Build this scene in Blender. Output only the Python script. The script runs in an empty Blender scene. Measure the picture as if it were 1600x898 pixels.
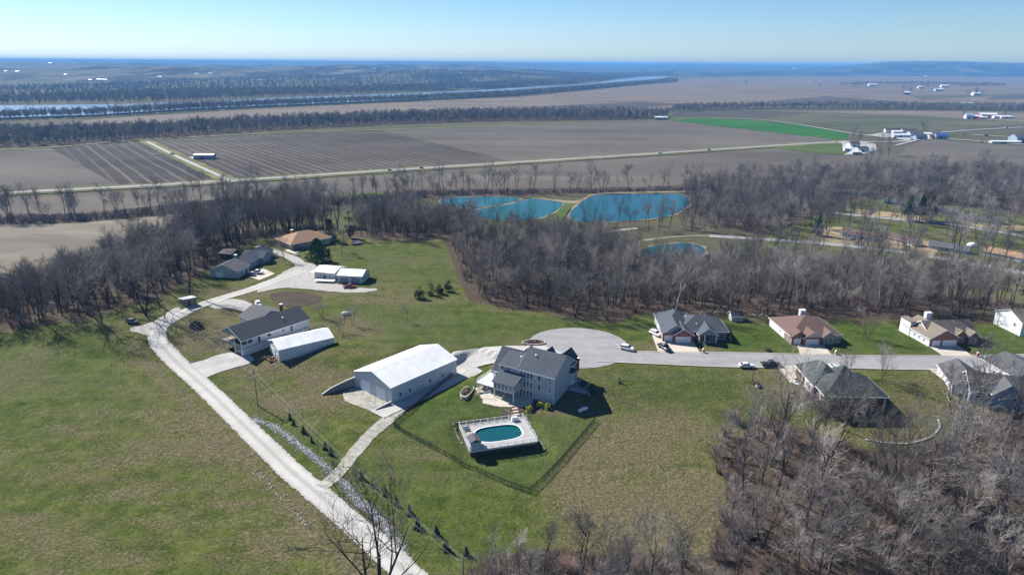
import bpy, bmesh, math, random
import numpy as np
from mathutils import Vector, Matrix, Euler
from mathutils.bvhtree import BVHTree
from mathutils.geometry import delaunay_2d_cdt
R=math.radians
random.seed(7); rng=np.random.RandomState(7)
sc=bpy.context.scene; COL=sc.collection

# ------------------------------------------------------------------ camera
CAMH=85.0; FPX=1067.0; PITCH=R(18.15); ROLL=R(0.36)
cf=Vector((0,math.cos(PITCH),-math.sin(PITCH))); cr0=Vector((1,0,0)); cu0=cr0.cross(cf)
cr=math.cos(ROLL)*cr0+math.sin(ROLL)*cu0; cu=cr.cross(cf)
CAM=Vector((0,0,CAMH))
cd=bpy.data.cameras.new('camera'); cam=bpy.data.objects.new('camera',cd); COL.objects.link(cam)
cd.sensor_width=36; cd.lens=36*FPX/1600; cd.clip_start=0.5; cd.clip_end=200000
mw=Matrix((cr,cu,-cf)).transposed().to_4x4(); mw.translation=CAM; cam.matrix_world=mw
sc.camera=cam
# ------------------------------------------------------------------ sky and sun
SUN_EL=R(39); SUN_AZ=R(-51)     # azimuth clockwise from +Y
w=bpy.data.worlds.new('World'); sc.world=w; w.use_nodes=True
nt=w.node_tree; nt.nodes.clear()
sk=nt.nodes.new('ShaderNodeTexSky'); sk.sky_type='NISHITA'; sk.sun_disc=False
sk.sun_elevation=SUN_EL; sk.sun_rotation=SUN_AZ; sk.altitude=200; sk.air_density=1.0; sk.dust_density=0.25; sk.ozone_density=1.6
bg=nt.nodes.new('ShaderNodeBackground'); bg.inputs[1].default_value=0.060
tc=nt.nodes.new('ShaderNodeTexCoord'); sx=nt.nodes.new('ShaderNodeSeparateXYZ'); nt.links.new(tc.outputs['Generated'],sx.inputs[0]); rp=nt.nodes.new('ShaderNodeValToRGB'); nt.links.new(sx.outputs[2],rp.inputs[0])
for e_,(p_,c_) in zip((rp.color_ramp.elements[0],rp.color_ramp.elements[1]),((0.0,(.70,.88,1.22,1)),(.13,(.47,.70,.98,1)))): e_.position=p_; e_.color=c_
mxs=nt.nodes.new('ShaderNodeMix'); mxs.data_type='RGBA'; mxs.blend_type='MULTIPLY'; mxs.inputs[0].default_value=1; nt.links.new(sk.outputs[0],mxs.inputs[6]); nt.links.new(rp.outputs[0],mxs.inputs[7]); SKYC=mxs.outputs[2]
wo=nt.nodes.new('ShaderNodeOutputWorld'); nt.links.new(SKYC,bg.inputs[0]); nt.links.new(bg.outputs[0],wo.inputs[0])
sd=bpy.data.lights.new('sun','SUN'); sd.energy=5.0; sd.angle=R(0.5); sd.color=(1.0,0.955,0.9)
so=bpy.data.objects.new('sun',sd); COL.objects.link(so)
sdir=Vector((math.sin(SUN_AZ)*math.cos(SUN_EL),math.cos(SUN_AZ)*math.cos(SUN_EL),math.sin(SUN_EL)))
so.rotation_euler=sdir.to_track_quat('Z','Y').to_euler(); so.location=(0,0,300)
sc.view_settings.view_transform='Standard'; sc.view_settings.look='None'; sc.view_settings.exposure=1.06; sc.view_settings.gamma=1.0
cy=sc.cycles; cy.max_bounces=5; cy.diffuse_bounces=2; cy.glossy_bounces=2; cy.transmission_bounces=2; cy.volume_bounces=0; cy.transparent_max_bounces=4
cy.use_denoising=True; cy.caustics_reflective=False; cy.caustics_refractive=False

# ------------------------------------------------------------------ helpers
def tag(o,label=None,cat=None,group=None,kind=None):
    if label: o['label']=label
    if cat: o['category']=cat
    if group: o['group']=group
    if kind: o['kind']=kind
    return o
def empty(name,loc,rz=0,label=None,cat=None,group=None):
    o=bpy.data.objects.new(name,None); COL.objects.link(o); o.location=loc; o.rotation_euler=(0,0,rz); o.empty_display_size=.5
    return tag(o,label,cat,group)
def link(name,me,parent=None):
    o=bpy.data.objects.new(name,me); COL.objects.link(o)
    if parent: o.parent=parent
    return o
class MB:
    def __init__(s): s.v=[]; s.f=[]; s.m=[]; s.cur=0
    def add(s,vs,fs):
        n=len(s.v); s.v+=[tuple(p) for p in vs]; s.f+=[tuple(i+n for i in f) for f in fs]; s.m+=[s.cur]*len(fs); return s
    def box(s,x0,y0,z0,x1,y1,z1):
        return s.add([(x0,y0,z0),(x1,y0,z0),(x1,y1,z0),(x0,y1,z0),(x0,y0,z1),(x1,y0,z1),(x1,y1,z1),(x0,y1,z1)],
          [(0,3,2,1),(4,5,6,7),(0,1,5,4),(1,2,6,5),(2,3,7,6),(3,0,4,7)])
    def prism(s,prof,a0,a1,axis='x'):
        # prof: (u,z) polygon; extruded along axis from a0 to a1
        n=len(prof)
        if axis=='x': P=[(a0,u,z) for u,z in prof]+[(a1,u,z) for u,z in prof]
        elif axis=='y': P=[(u,a0,z) for u,z in prof]+[(u,a1,z) for u,z in prof]
        else: P=[(u,z,a0) for u,z in prof]+[(u,z,a1) for u,z in prof]
        F=[tuple(range(n)),tuple(range(2*n-1,n-1,-1))]+[(i,i+n,(i+1)%n+n,(i+1)%n) for i in range(n)]
        return s.add(P,F)
    def tube(s,p0,p1,r0,r1=None,n=6,caps=True):
        r1=r0 if r1 is None else r1
        p0=Vector(p0); p1=Vector(p1); d=(p1-p0)
        if d.length<1e-6: return s
        d.normalize(); a=d.orthogonal().normalized(); b=d.cross(a)
        P=[p0+(a*math.cos(2*math.pi*i/n)+b*math.sin(2*math.pi*i/n))*r0 for i in range(n)]+[p1+(a*math.cos(2*math.pi*i/n)+b*math.sin(2*math.pi*i/n))*r1 for i in range(n)]
        F=[(i,(i+1)%n,(i+1)%n+n,i+n) for i in range(n)]
        if caps: F+=[tuple(range(n-1,-1,-1)),tuple(range(n,2*n))]
        return s.add(P,F)
    def rings(s,rs,cap=True):
        n=len(rs[0]); P=[p for r_ in rs for p in r_]; F=[]
        for k in range(len(rs)-1):
            for i in range(n): F.append((k*n+i,k*n+(i+1)%n,(k+1)*n+(i+1)%n,(k+1)*n+i))
        if cap: F+=[tuple(range(n-1,-1,-1)),tuple(range((len(rs)-1)*n,len(rs)*n))]
        return s.add(P,F)
    def blob(s,c,r,seed=0,n=8,k=6,j=.15,flat=0.0):
        rr=random.Random(seed); rs=[]
        for a in range(k+1):
            t=math.pi*a/k; z=-math.cos(t); q=max(math.sin(t),.02)
            if z<flat-.99 : pass
            rs.append([(c[0]+r[0]*q*math.cos(2*math.pi*i/n)*(1+rr.uniform(-j,j)),c[1]+r[1]*q*math.sin(2*math.pi*i/n)*(1+rr.uniform(-j,j)),c[2]+r[2]*z*(1+rr.uniform(-j,j)*.5)) for i in range(n)])
        return s.rings(rs)
    def mesh(s,name,mats):
        me=bpy.data.meshes.new(name); me.from_pydata(s.v,[],s.f)
        if not isinstance(mats,(list,tuple)): mats=[mats]
        for m in mats: me.materials.append(m)
        if len(mats)>1: me.polygons.foreach_set('material_index',s.m)
        bm=bmesh.new(); bm.from_mesh(me); bmesh.ops.recalc_face_normals(bm,faces=bm.faces); bm.to_mesh(me); bm.free()
        me.update(); return me
    def build(s,name,mats,parent=None,smooth=False):
        me=s.mesh(name,mats)
        if smooth: me.polygons.foreach_set('use_smooth',[True]*len(me.polygons))
        return link(name,me,parent)

# ---- materials
class N:
    def __init__(s,name):
        s.m=bpy.data.materials.new(name); s.m.use_nodes=True; s.t=s.m.node_tree; s.t.nodes.clear()
        s.out=s.n('ShaderNodeOutputMaterial'); s.b=s.n('ShaderNodeBsdfPrincipled'); s.l(s.b.outputs[0],s.out.inputs[0])
        s.b.inputs['Roughness'].default_value=.85; s.b.inputs['Specular IOR Level'].default_value=.25
    def n(s,t): return s.t.nodes.new(t)
    def l(s,a,b): s.t.links.new(a,b)
    def pos(s,obj=False):
        if obj: return s.n('ShaderNodeTexCoord').outputs['Object']
        return s.n('ShaderNodeNewGeometry').outputs['Position']
    def noise(s,scale,detail=4,vec=None,rough=.55,sx=None):
        v=vec if vec is not None else s.pos()
        if sx is not None:
            mp=s.n('ShaderNodeMapping'); mp.inputs['Scale'].default_value=sx; s.l(v,mp.inputs[0]); v=mp.outputs[0]
        k=s.n('ShaderNodeTexNoise'); k.inputs['Scale'].default_value=scale; k.inputs['Detail'].default_value=detail; k.inputs['Roughness'].default_value=rough
        s.l(v,k.inputs['Vector']); return k.outputs[0]
    def ramp(s,fac,stops):
        r=s.n('ShaderNodeValToRGB'); e=r.color_ramp.elements
        while len(e)<len(stops): e.new(.5)
        for i,(p,c) in enumerate(stops):
            e[i].position=p; e[i].color=(c,c,c,1) if isinstance(c,(int,float)) else tuple(c)+(1,)
        s.l(fac,r.inputs[0]); return r.outputs[0]
    def mix(s,f,a,b,mode='MIX'):
        m=s.n('ShaderNodeMix'); m.data_type='RGBA'; m.blend_type=mode
        for sock,v in ((m.inputs[0],f),(m.inputs[6],a),(m.inputs[7],b)):
            if isinstance(v,(int,float)): sock.default_value=v
            elif isinstance(v,tuple): sock.default_value=v+(1,)
            else: s.l(v,sock)
        return m.outputs[2]
    def math(s,op,a,b=0.0,c=None):
        m=s.n('ShaderNodeMath'); m.operation=op
        for i,v in enumerate((a,b) if c is None else (a,b,c)):
            if isinstance(v,(int,float)): m.inputs[i].default_value=v
            else: s.l(v,m.inputs[i])
        return m.outputs[0]
    def bump(s,h,strength=.3,dist=.1):
        b=s.n('ShaderNodeBump'); b.inputs['Strength'].default_value=strength; b.inputs['Distance'].default_value=dist
        s.l(h,b.inputs['Height']); s.l(b.outputs[0],s.b.inputs['Normal'])
    def col(s,c):
        if isinstance(c,tuple): s.b.inputs['Base Color'].default_value=c+(1,)
        else: s.l(c,s.b.inputs['Base Color'])
        return s
def sh(c,k): return tuple(min(1,x*k) for x in c)
def basic(name,c,var=.12,scale=.6,rough=.85,spec=.25,metal=0,bump=0,obj=True,c2=None):
    a=N(name); v=a.pos(obj); n1=a.noise(scale,5,v)
    a.col(a.ramp(n1,[(.3,c2 if c2 else sh(c,1-var)),(.7,sh(c,1+var))]))
    a.b.inputs['Roughness'].default_value=rough; a.b.inputs['Specular IOR Level'].default_value=spec; a.b.inputs['Metallic'].default_value=metal
    if bump: a.bump(a.noise(scale*8,3,v),bump,.05)
    return a.m
def siding(name,c,period=.2,var=.05):
    a=N(name); v=a.pos(True); sp=a.n('ShaderNodeSeparateXYZ'); a.l(v,sp.inputs[0])
    saw=a.math('FRACT',a.math('DIVIDE',sp.outputs[2],period))
    edge=a.math('GREATER_THAN',saw,.86)
    base=a.ramp(a.noise(.5,4,v),[(.3,sh(c,1-var)),(.7,sh(c,1+var))])
    a.col(a.mix(a.math('MULTIPLY',edge,.35),base,sh(c,.45))); a.b.inputs['Roughness'].default_value=.6
    a.bump(saw,.5,.03); return a.m
def ribbed(name,c,axis=0,period=.9,rough=.45):
    a=N(name); v=a.pos(True); sp=a.n('ShaderNodeSeparateXYZ'); a.l(v,sp.inputs[0])
    saw=a.math('FRACT',a.math('DIVIDE',sp.outputs[axis],period)); rib=a.math('GREATER_THAN',saw,.84)
    base=a.ramp(a.noise(.35,6,v,.7,sx=(1,1,.5)),[(.3,sh(c,.78)),(.65,sh(c,1.0))])
    a.col(a.mix(a.math('MULTIPLY',rib,.5),base,sh(c,.55))); a.b.inputs['Roughness'].default_value=rough; a.b.inputs['Specular IOR Level'].default_value=.4
    a.bump(rib,.6,.04); return a.m
def shingle(name,c,var=.22):
    a=N(name); v=a.pos(True); sp=a.n('ShaderNodeSeparateXYZ'); a.l(v,sp.inputs[0])
    row=a.math('FRACT',a.math('DIVIDE',sp.outputs[2],.16)); k=a.noise(3.2,3,v,sx=(1,1,5)); big=a.noise(.35,3,v)
    base=a.mix(.45,a.ramp(k,[(.3,sh(c,1-var)),(.7,sh(c,1+var))]),a.ramp(big,[(.3,sh(c,1-var*.7)),(.7,sh(c,1+var*.7))]))
    a.col(a.mix(a.math('MULTIPLY',a.math('GREATER_THAN',row,.8),.3),base,sh(c,.5))); a.b.inputs['Roughness'].default_value=.9
    a.bump(row,.35,.03); return a.m
def brickm(name,c,mortar=(.35,.32,.3)):
    a=N(name); b=a.n('ShaderNodeTexBrick'); a.l(a.pos(True),b.inputs[0]); b.inputs['Scale'].default_value=2.2
    mp=a.n('ShaderNodeMapping'); mp.inputs['Rotation'].default_value=(R(90),0,0); a.l(a.pos(True),mp.inputs[0]); a.l(mp.outputs[0],b.inputs[0])
    b.inputs['Color1'].default_value=sh(c,1.2)+(1,); b.inputs['Color2'].default_value=sh(c,.7)+(1,); b.inputs['Mortar'].default_value=mortar+(1,); b.inputs['Mortar Size'].default_value=.012
    a.col(b.outputs[0]); return a.m

M={}
M['white_wall']=siding('white_siding',(.62,.64,.66)); M['grey_wall']=siding('pale_grey_siding',(.42,.46,.50)); M['blue_wall']=siding('blue_grey_siding',(.25,.30,.36))
M['sage_wall']=siding('sage_siding',(.40,.43,.40)); M['tan_wall']=siding('tan_siding',(.5,.44,.35))
M['trim']=basic('white_trim',(.8,.8,.8),.04,.6,.5); M['garage']=siding('white_garage_door',(.72,.74,.76),.55,.03)
M['brick']=brickm('red_brick',(.26,.10,.065)); M['stone']=brickm('beige_stone',(.38,.33,.27))
M['roof_dark']=shingle('charcoal_shingles',(.050,.055,.065)); M['roof_slate']=shingle('slate_shingles',(.062,.074,.088),.3); M['roof_green']=shingle('dark_green_grey_shingles',(.048,.058,.058),.3)
M['roof_brown']=shingle('brown_shingles',(.13,.083,.07)); M['roof_tan']=shingle('tan_shingles',(.17,.14,.112)); M['roof_orange']=shingle('orange_brown_shingles',(.29,.18,.11))
M['roof_grey']=shingle('grey_shingles',(.085,.085,.09))
M['metal_roof']=ribbed('white_metal_roof',(.80,.81,.82)); M['metal_wall']=ribbed('white_metal_siding',(.52,.56,.58),0,.9,.5); M['metal_wall_side']=ribbed('white_metal_siding_side',(.52,.56,.58),1,.9,.5)
M['rust_roof']=basic('rusty_metal_roof',(.42,.34,.30),.25,1.2,.7,c2=(.24,.13,.09))
M['concrete']=basic('pale_concrete',(.42,.40,.36),.12,.12,.9,obj=False,bump=.2); M['wallblock']=brickm('retaining_block',(.26,.25,.23),(.12,.12,.11))
M['wood']=basic('weathered_wood',(.23,.19,.15),.3,1.5,.9); M['wood_red']=basic('stained_cedar_boards',(.33,.16,.08),.2,1.5,.8); M['wood_dark']=basic('dark_brown_boards',(.10,.07,.055),.25,1.5,.9)
M['black_metal']=basic('black_metal',(.02,.02,.022),.1,1,.5); M['tyre']=basic('tyre_rubber',(.02,.02,.02),.1,1,.9); M['steel']=basic('grey_steel',(.35,.36,.37),.1,1,.4,metal=.6)
M['pole']=basic('grey_weathered_pole',(.22,.19,.16),.2,.8,.9); M['wire']=basic('aluminium_wire',(.55,.56,.57),.05,1,.4)
def glass(name,c=(.025,.032,.04)):
    a=N(name); a.col(a.ramp(a.noise(.7,2,a.pos()),[(.3,sh(c,.6)),(.7,sh(c,1.5))])); a.b.inputs['Roughness'].default_value=.12; a.b.inputs['Specular IOR Level'].default_value=.6; return a.m
M['glass']=glass('window_glass')
def paint(name,c): 
    a=N(name); a.col(c); a.b.inputs['Roughness'].default_value=.35; a.b.inputs['Coat Weight'].default_value=.6; a.b.inputs['Specular IOR Level'].default_value=.5; return a.m
for k,c in dict(white=(.78,.79,.8),black=(.02,.022,.025),navy=(.025,.035,.06),silver=(.42,.44,.46),red=(.3,.03,.025),green=(.05,.16,.06),blue=(.05,.12,.35),grey=(.13,.14,.15),orange=(.5,.15,.04)).items(): M['p_'+k]=paint(k+'_paint',c)
def bark(name,c,var=.3):
    a=N(name); v=a.pos(); a.col(a.ramp(a.noise(1.8,3,v,sx=(1,1,.3)),[(.3,sh(c,1-var)),(.7,sh(c,1+var))])); a.b.inputs['Roughness'].default_value=.95; a.b.inputs['Specular IOR Level'].default_value=.1; return a.m
M['bark']=bark('grey_brown_bark',(.065,.052,.043)); M['bark_dark']=bark('dark_bark',(.032,.027,.024)); M['bark_pale']=bark('pale_sycamore_bark',(.5,.47,.43))
def twigm(name,c1,c2):
    a=N(name); oi=a.n('ShaderNodeObjectInfo'); a.col(a.mix(oi.outputs['Random'],c1,c2)); a.b.inputs['Roughness'].default_value=.9; a.b.inputs['Specular IOR Level'].default_value=.1; return a.m
M['twig']=twigm('grey_twigs',(.32,.285,.262),(.10,.088,.08)); M['twig_pale']=twigm('pale_twigs',(.36,.31,.27),(.20,.175,.155)); M['twig_red']=twigm('reddish_twigs',(.30,.20,.185),(.22,.15,.14))
def leafm(name,c1,c2):
    a=N(name); a.col(a.ramp(a.noise(2.5,3,a.pos()),[(.3,c1),(.7,c2)])); a.b.inputs['Roughness'].default_value=.8; a.b.inputs['Specular IOR Level'].default_value=.15; return a.m
M['needle']=leafm('dark_green_needles',(.012,.028,.012),(.03,.06,.02)); M['needle_light']=leafm('mid_green_needles',(.03,.07,.018),(.06,.12,.03)); M['cedar']=leafm('dull_olive_cedar',(.03,.036,.02),(.055,.06,.032))
M['shrub_yellow']=leafm('yellow_green_leaves',(.22,.25,.02),(.38,.36,.05)); M['shrub_brown']=leafm('brown_shrub',(.07,.045,.035),(.13,.09,.07))

# ------------------------------------------------------------------ terrain
def inpoly(P,X,Y):
    P=np.asarray(P,float)[:,:2]; c=np.zeros(X.shape,bool); n=len(P); j=n-1
    for i in range(n):
        xi,yi=P[i]; xj,yj=P[j]
        if yi!=yj:
            c^=((yi>Y)!=(yj>Y))&(X<(xj-xi)*(Y-yi)/(yj-yi)+xi)
        j=i
    return c
def polydist(P,X,Y):     # distance outside the polygon, 0 inside
    P=np.asarray(P,float)[:,:2]; d=np.full(X.shape,1e9); n=len(P)
    for i in range(n):
        a=P[i]; b=P[(i+1)%n]; ab=b-a; L=ab@ab+1e-9
        t=np.clip(((X-a[0])*ab[0]+(Y-a[1])*ab[1])/L,0,1)
        d=np.minimum(d,np.hypot(X-a[0]-t*ab[0],Y-a[1]-t*ab[1]))
    return d,inpoly(P,X,Y)
def S(t): t=np.clip(t,0,1); return t*t*(3-2*t)
TAB=rng.rand(257,257)
def vnoise(X,Y,sc_,ox=0,oy=0):
    u=X/sc_+ox+1000.3; v=Y/sc_+oy+1000.7; i=np.floor(u).astype(int); j=np.floor(v).astype(int); fu=S(u-i); fv=S(v-j)
    a=TAB[i%256,j%256]; b=TAB[(i+1)%256,j%256]; c=TAB[i%256,(j+1)%256]; d=TAB[(i+1)%256,(j+1)%256]
    return a*(1-fu)*(1-fv)+b*fu*(1-fv)+c*(1-fu)*fv+d*fu*fv
PLATEAU=[(-900,-400),(-900,205),(-200,212),(-165,214),(-145,228),(-130,260),(-127,325),(-110,340),(-30,336),(-20,300),(-13,240),(0,226),(50,226),(200,222),(300,215),(900,200),(900,-400)]
PLAIN=-28.0
PADS=[]   # (polygon, z, feather)
def height(X,Y):
    X=np.asarray(X,float); Y=np.asarray(Y,float)
    d,ins=polydist(PLATEAU,X,Y); d=np.where(ins,0,d)
    s=Y+.22*X
    s=np.where(X<0,s,Y+.08*X)
    up=-3.4*S((189-s)/26)-.03*np.clip(164-s,0,400)
    up=up-7*S((X-38)/55)*S((140-Y)/45)
    up=up+.5*(vnoise(X,Y,37)-.5)+.18*(vnoise(X,Y,11,5)-.5)
    t=S(d/135)
    z=up*(1-t)+PLAIN*t+np.where(d>2,(vnoise(X,Y,30,9)-.5)*3*t*(1-t)*4,0)
    z=z+.0*X
    # far hills beyond the river
    Rr=np.hypot(X,Y)
    ratio=X/np.maximum(Y,1)
    west=S((.16-ratio)/.22)         # hills left of the river bend
    start=3300+1500*np.clip(ratio+.3,0,1)
    k=S((Y-start)/2300)*west
    hills=(8+46*vnoise(X,Y,1100,3)+52*vnoise(X,Y,470,7)**1.5+14*vnoise(X,Y,190,2))*k*(1-.5*S((Y-8000)/6000))
    far=S((Y-11000)/9000)*(95+30*vnoise(X,Y,4200,1)*S((.4-ratio)/.5)+10*vnoise(X,Y,2100,6))
    far=far+S((Y-8200)/1600)*(1-S((Y-12500)/3000))*S((ratio-.40)/.14)*(40+95*vnoise(X,Y,1700,11))*(1-S((Y-11000)/9000))
    east=S((ratio-.1)/.2)*S((Y-8500)/2500)*(22+26*vnoise(X,Y,1300,4))*(1-S((Y-14000)/9000))
    z=z+np.where(Y>3000,hills*(1-.5*S((Y-14000)/14000))+far+east,0)
    for P,pz,fe in PADS:
        dd,ii=polydist(P,X,Y); kk=np.where(ii,1.0,1-S(dd/fe)); z=z*(1-kk)+pz*kk
    return z
def ground_grid():
    r=60.0; rr=[]
    while r<800: rr.append(r); r*=1.0062
    while r<80000: rr.append(r); r*=1.022
    rr=np.array(rr); tt=np.linspace(-1.3,1.3,430)
    Rg,T=np.meshgrid(rr,tt,indexing='ij'); return Rg*T, Rg-115.0
def raycam(px,py): return (cf+(px-800)/FPX*cr-(py-449)/FPX*cu)
def flat(px,py,z):
    d=raycam(px,py); t=(z-CAMH)/d.z; return CAM+t*d
# building pads: the cut that the large metal barn stands in
_b=[flat(553,603,-3.6),flat(612,631,-3.6),flat(706,581,-3.6),flat(700,556,-3.6),flat(650,553,-3.6)]
_A=flat(556,604,-3.6); _B=flat(612,631,-3.6); _u=(_B-_A).normalized(); _v=Vector((-_u.y,_u.x,0))
def _q(a,b): p=_A+_u*a+_v*b; return (p.x,p.y)
PADS.append(([_q(-.6,-7),_q(21,-7),_q(21,27),_q(-.6,27)],-3.6,2.2))
for _i in range(6): PADS.append(([_q(13,27+_i*1.6),_q(23,27+_i*1.6),_q(25,28.6+_i*1.6),_q(13,28.6+_i*1.6)],-3.45+.47*_i,1.8))
def zmarch(px,py):
    d=raycam(px,py); t=np.linspace(60,700,2600)/d.length; X=d.x*t; Y=d.y*t; Z=CAMH+d.z*t; hh=height(X,Y); i=int(np.argmax(Z<hh)); return float(hh[i])
def padrect(A,B,L,D,m=1.2,fe=3.0,dz=0.0,back=None):
    z=zmarch(*A)+dz; a0=flat(A[0],A[1],z); b0=flat(B[0],B[1],z); u=(b0-a0).normalized(); v=Vector((-u.y,u.x,0)); L=L or (b0-a0).length
    PADS.append(([tuple((a0+u*x+v*y)[:2]) for x,y in ((-m,-m),(L+m,-m),(L+m,D+m),(-m,D+m))],z,fe))
padrect((437,565),(522,536),None,9); padrect((379,557),(466,519),25,12.2,.6,2.5); padrect((373,433),(419,407),None,11); padrect((289,480),(307,476),None,5)
PADS.append(([tuple(flat(x,y,-2.9)[:2]) for x,y in ((727,722),(856,702),(826,648),(712,658))],-5.1,1.6))
padrect((492,435),(566,441),None,9); padrect((456,391),(516,380),20,14)
GX,GY=ground_grid(); GZ=height(GX,GY)
nr,nc=GX.shape
V3=np.stack([GX,GY,GZ],-1).reshape(-1,3)
idx=np.arange(nr*nc).reshape(nr,nc)
Q=np.stack([idx[:-1,:-1],idx[:-1,1:],idx[1:,1:],idx[1:,:-1]],-1).reshape(-1,4)
def np_mesh(name,V,Fq,mats):
    me=bpy.data.meshes.new(name); me.vertices.add(len(V)); me.vertices.foreach_set('co',V.astype(np.float32).ravel())
    k=Fq.shape[1]; me.loops.add(Fq.size); me.loops.foreach_set('vertex_index',Fq.astype(np.int32).ravel())
    me.polygons.add(len(Fq)); me.polygons.foreach_set('loop_start',np.arange(0,Fq.size,k,dtype=np.int32))
    try: me.polygons.foreach_set('loop_total',np.full(len(Fq),k,np.int32))
    except Exception: pass
    for m in (mats if isinstance(mats,list) else [mats]): me.materials.append(m)
    me.update(calc_edges=True); me.validate(); return me
nrb=int(np.searchsorted(GY[:,0],2600)); Vb=V3[:nrb*nc]; Qb=Q[:(nrb-1)*(nc-1)]
T3=np.concatenate([Qb[:,[0,1,2]],Qb[:,[0,2,3]]])
BVH=BVHTree.FromPolygons(Vb.tolist(),T3.tolist(),all_triangles=True)
def gz(x,y):
    h=BVH.ray_cast(Vector((x,y,500)),Vector((0,0,-1)))
    if h[0] is not None: return h[0].z
    return float(height(np.array([x]),np.array([y]))[0])
def at(px,py):
    d=raycam(px,py).normalized(); h=BVH.ray_cast(CAM,d)
    if h[0] is not None: return h[0]
    return flat(px,py,PLAIN)
def proj(p):
    v=Vector(p)-CAM; ww=v.dot(cf)
    if ww<=.1: return (-9999,-9999,ww)
    return (800+FPX*v.dot(cr)/ww,449-FPX*v.dot(cu)/ww,ww)
# ------------------------------------------------------------------ regions (corner points found on the terrain)
def W(pts): return [tuple(at(*p)[:2]) for p in pts]
WOOD_MID=W([(700,372),(712,400),(728,440),(742,468),(790,478),(850,484),(905,497),(965,500),(985,488),(1060,489),(1130,489),(1200,493),(1300,494),(1400,496),(1500,500),(1600,503),(1680,505),(1760,490),(1600,482),(1500,468),(1400,452),(1290,436),(1200,412),(1128,418),(1060,424),(1000,422),(965,402),(930,390),(880,384),(830,380),(760,373),(700,362),(640,350),(570,352),(548,368),(600,371),(660,374)])
WOOD_LEFT=[(-420,208),(-175,216),(-150,222),(-136,246),(-132,300),(-133,335),(-112,343),(-104,352),(-100,400),(-135,405),(-185,372),(-250,318),(-420,262)]
WOOD_NE=W([(1062,318),(1078,296),(1200,283),(1400,277),(1600,272),(1750,268),(1750,326),(1600,336),(1530,322),(1450,318),(1350,308),(1290,328),(1190,366),(1120,354),(1080,335)])
WOOD_SE=W([(1195,655),(1170,690),(1145,735),(1150,800),(1128,860),(1118,960),(1800,960),(1800,640),(1600,648),(1540,655),(1480,700),(1360,712),(1270,680)])
WOOD_S=W([(745,905),(800,884),(870,872),(960,885),(1040,880),(1118,890),(1118,1000),(740,1000)])
BELT=W([(-60,232),(60,229),(170,223),(400,205),(600,195),(800,189),(1030,187),(1045,183),(1000,180),(820,180),(640,184),(420,194),(220,206),(60,210),(-60,212)])
BELT2=W([(1030,186),(1060,176),(1200,171),(1400,172),(1600,175),(1700,176),(1700,171),(1400,168),(1200,167.5),(1060,171)])
BANKN=W([(-60,189),(0,189),(150,184),(300,175),(450,167.5),(600,161),(800,152),(900,143),(1000,133),(1060,128),(1050,126),(900,139.5),(800,148.5),(600,158),(450,164),(300,170.5),(150,180),(0,185),(-60,186)])
BANKF=W([(-60,165),(150,163.5),(300,160),(450,152.5),(600,147),(700,143),(860,133),(950,127),(1000,121),(1060,119),(1060,117.5),(950,119.5),(860,125),(700,135),(500,140),(300,143),(150,148),(-60,158)])
LEVEE=W([(-60,352),(0,350),(100,348),(200,341),(300,331),(380,326),(500,323),(620,318),(670,309),(800,306),(1000,300),(1110,298),(1110,293),(900,298),(660,300),(500,312),(330,316),(150,336),(-60,342)])
POND_FRONT=W([(900,366),(905,352),(1000,350),(1090,344),(1160,352),(1180,368),(1120,366),(1010,366),(960,360)])
SPARSE_NE=W([(1290,420),(1130,412),(1200,345),(1290,332),(1350,312),(1450,320),(1600,338),(1680,380),(1680,470),(1600,462),(1500,448),(1400,434)])
# ------------------------------------------------------------------ ground
near=(GY<1600)
def soft(P,f):
    d,i=polydist(P,GX[:nrb],GY[:nrb]); o=np.zeros(GX.shape); o[:nrb]=np.where(i,1,1-S(d/f)); return o
wood=np.zeros(GX.shape)
for P,f in ((WOOD_MID,5),(WOOD_LEFT,6),(WOOD_NE,8),(WOOD_SE,4),(WOOD_S,6),(BELT,10),(LEVEE,4)): wood=np.maximum(wood,soft(P,f))
DRY=W([(935,650),(1000,660),(1120,690),(1140,800),(1118,890),(1000,860),(950,790),(925,720)])
dry=soft(DRY,26)*.9
for P,f,k in ((W([(270,500),(370,480),(380,540),(300,550)]),6,.6),(W([(560,470),(700,470),(690,505),(560,520)]),6,.5),(W([(450,560),(520,640),(420,690),(340,600)]),10,.35),(W([(930,640),(1200,600),(1150,690),(950,700)]),14,.35),(W([(330,660),(520,790),(620,898),(560,898),(420,780),(300,660)]),4,.5)):
    dry=np.maximum(dry,soft(P,f)*k)
def linemask(P,w_):
    o=np.zeros(GX.shape); X_,Y_=GX[:nrb],GY[:nrb]; d=np.full(X_.shape,1e9)
    for i in range(len(P)-1):
        a0=np.array(P[i]); ab=np.array(P[i+1])-a0; t=np.clip(((X_-a0[0])*ab[0]+(Y_-a0[1])*ab[1])/(ab@ab),0,1); d=np.minimum(d,np.hypot(X_-a0[0]-t*ab[0],Y_-a0[1]-t*ab[1]))
    o[:nrb]=1-S(d/w_); return o
for P,w_,k in ((W([(205,535),(250,585),(300,640),(380,715),(470,800),(560,898),(600,960)]),4.0,.9),(W([(165,585),(240,655),(300,725),(360,800),(420,890)]),1.6,.5),(W([(185,578),(262,648),(322,715),(385,790),(450,885)]),1.6,.5),(W([(700,505),(800,500),(880,520)]),1.5,.5),(W([(50,700),(160,760),(300,800)]),1.8,.3)): dry=np.maximum(dry,linemask(P,w_)*k)
d0,i0=polydist(PLATEAU,GX,GY); plain=S(np.where(i0,0,d0)/90-.15)*(GY>190)
d9,i9=polydist(SPARSE_NE,GX,GY); plain=plain*(1-np.where(i9,1,1-S(d9/10)))
hillw=S((GZ-(PLAIN+3))/10)*(GY>3000)
nn=vnoise(GX,GY,900,21)*.5+vnoise(GX,GY,320,22)*.5
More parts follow.
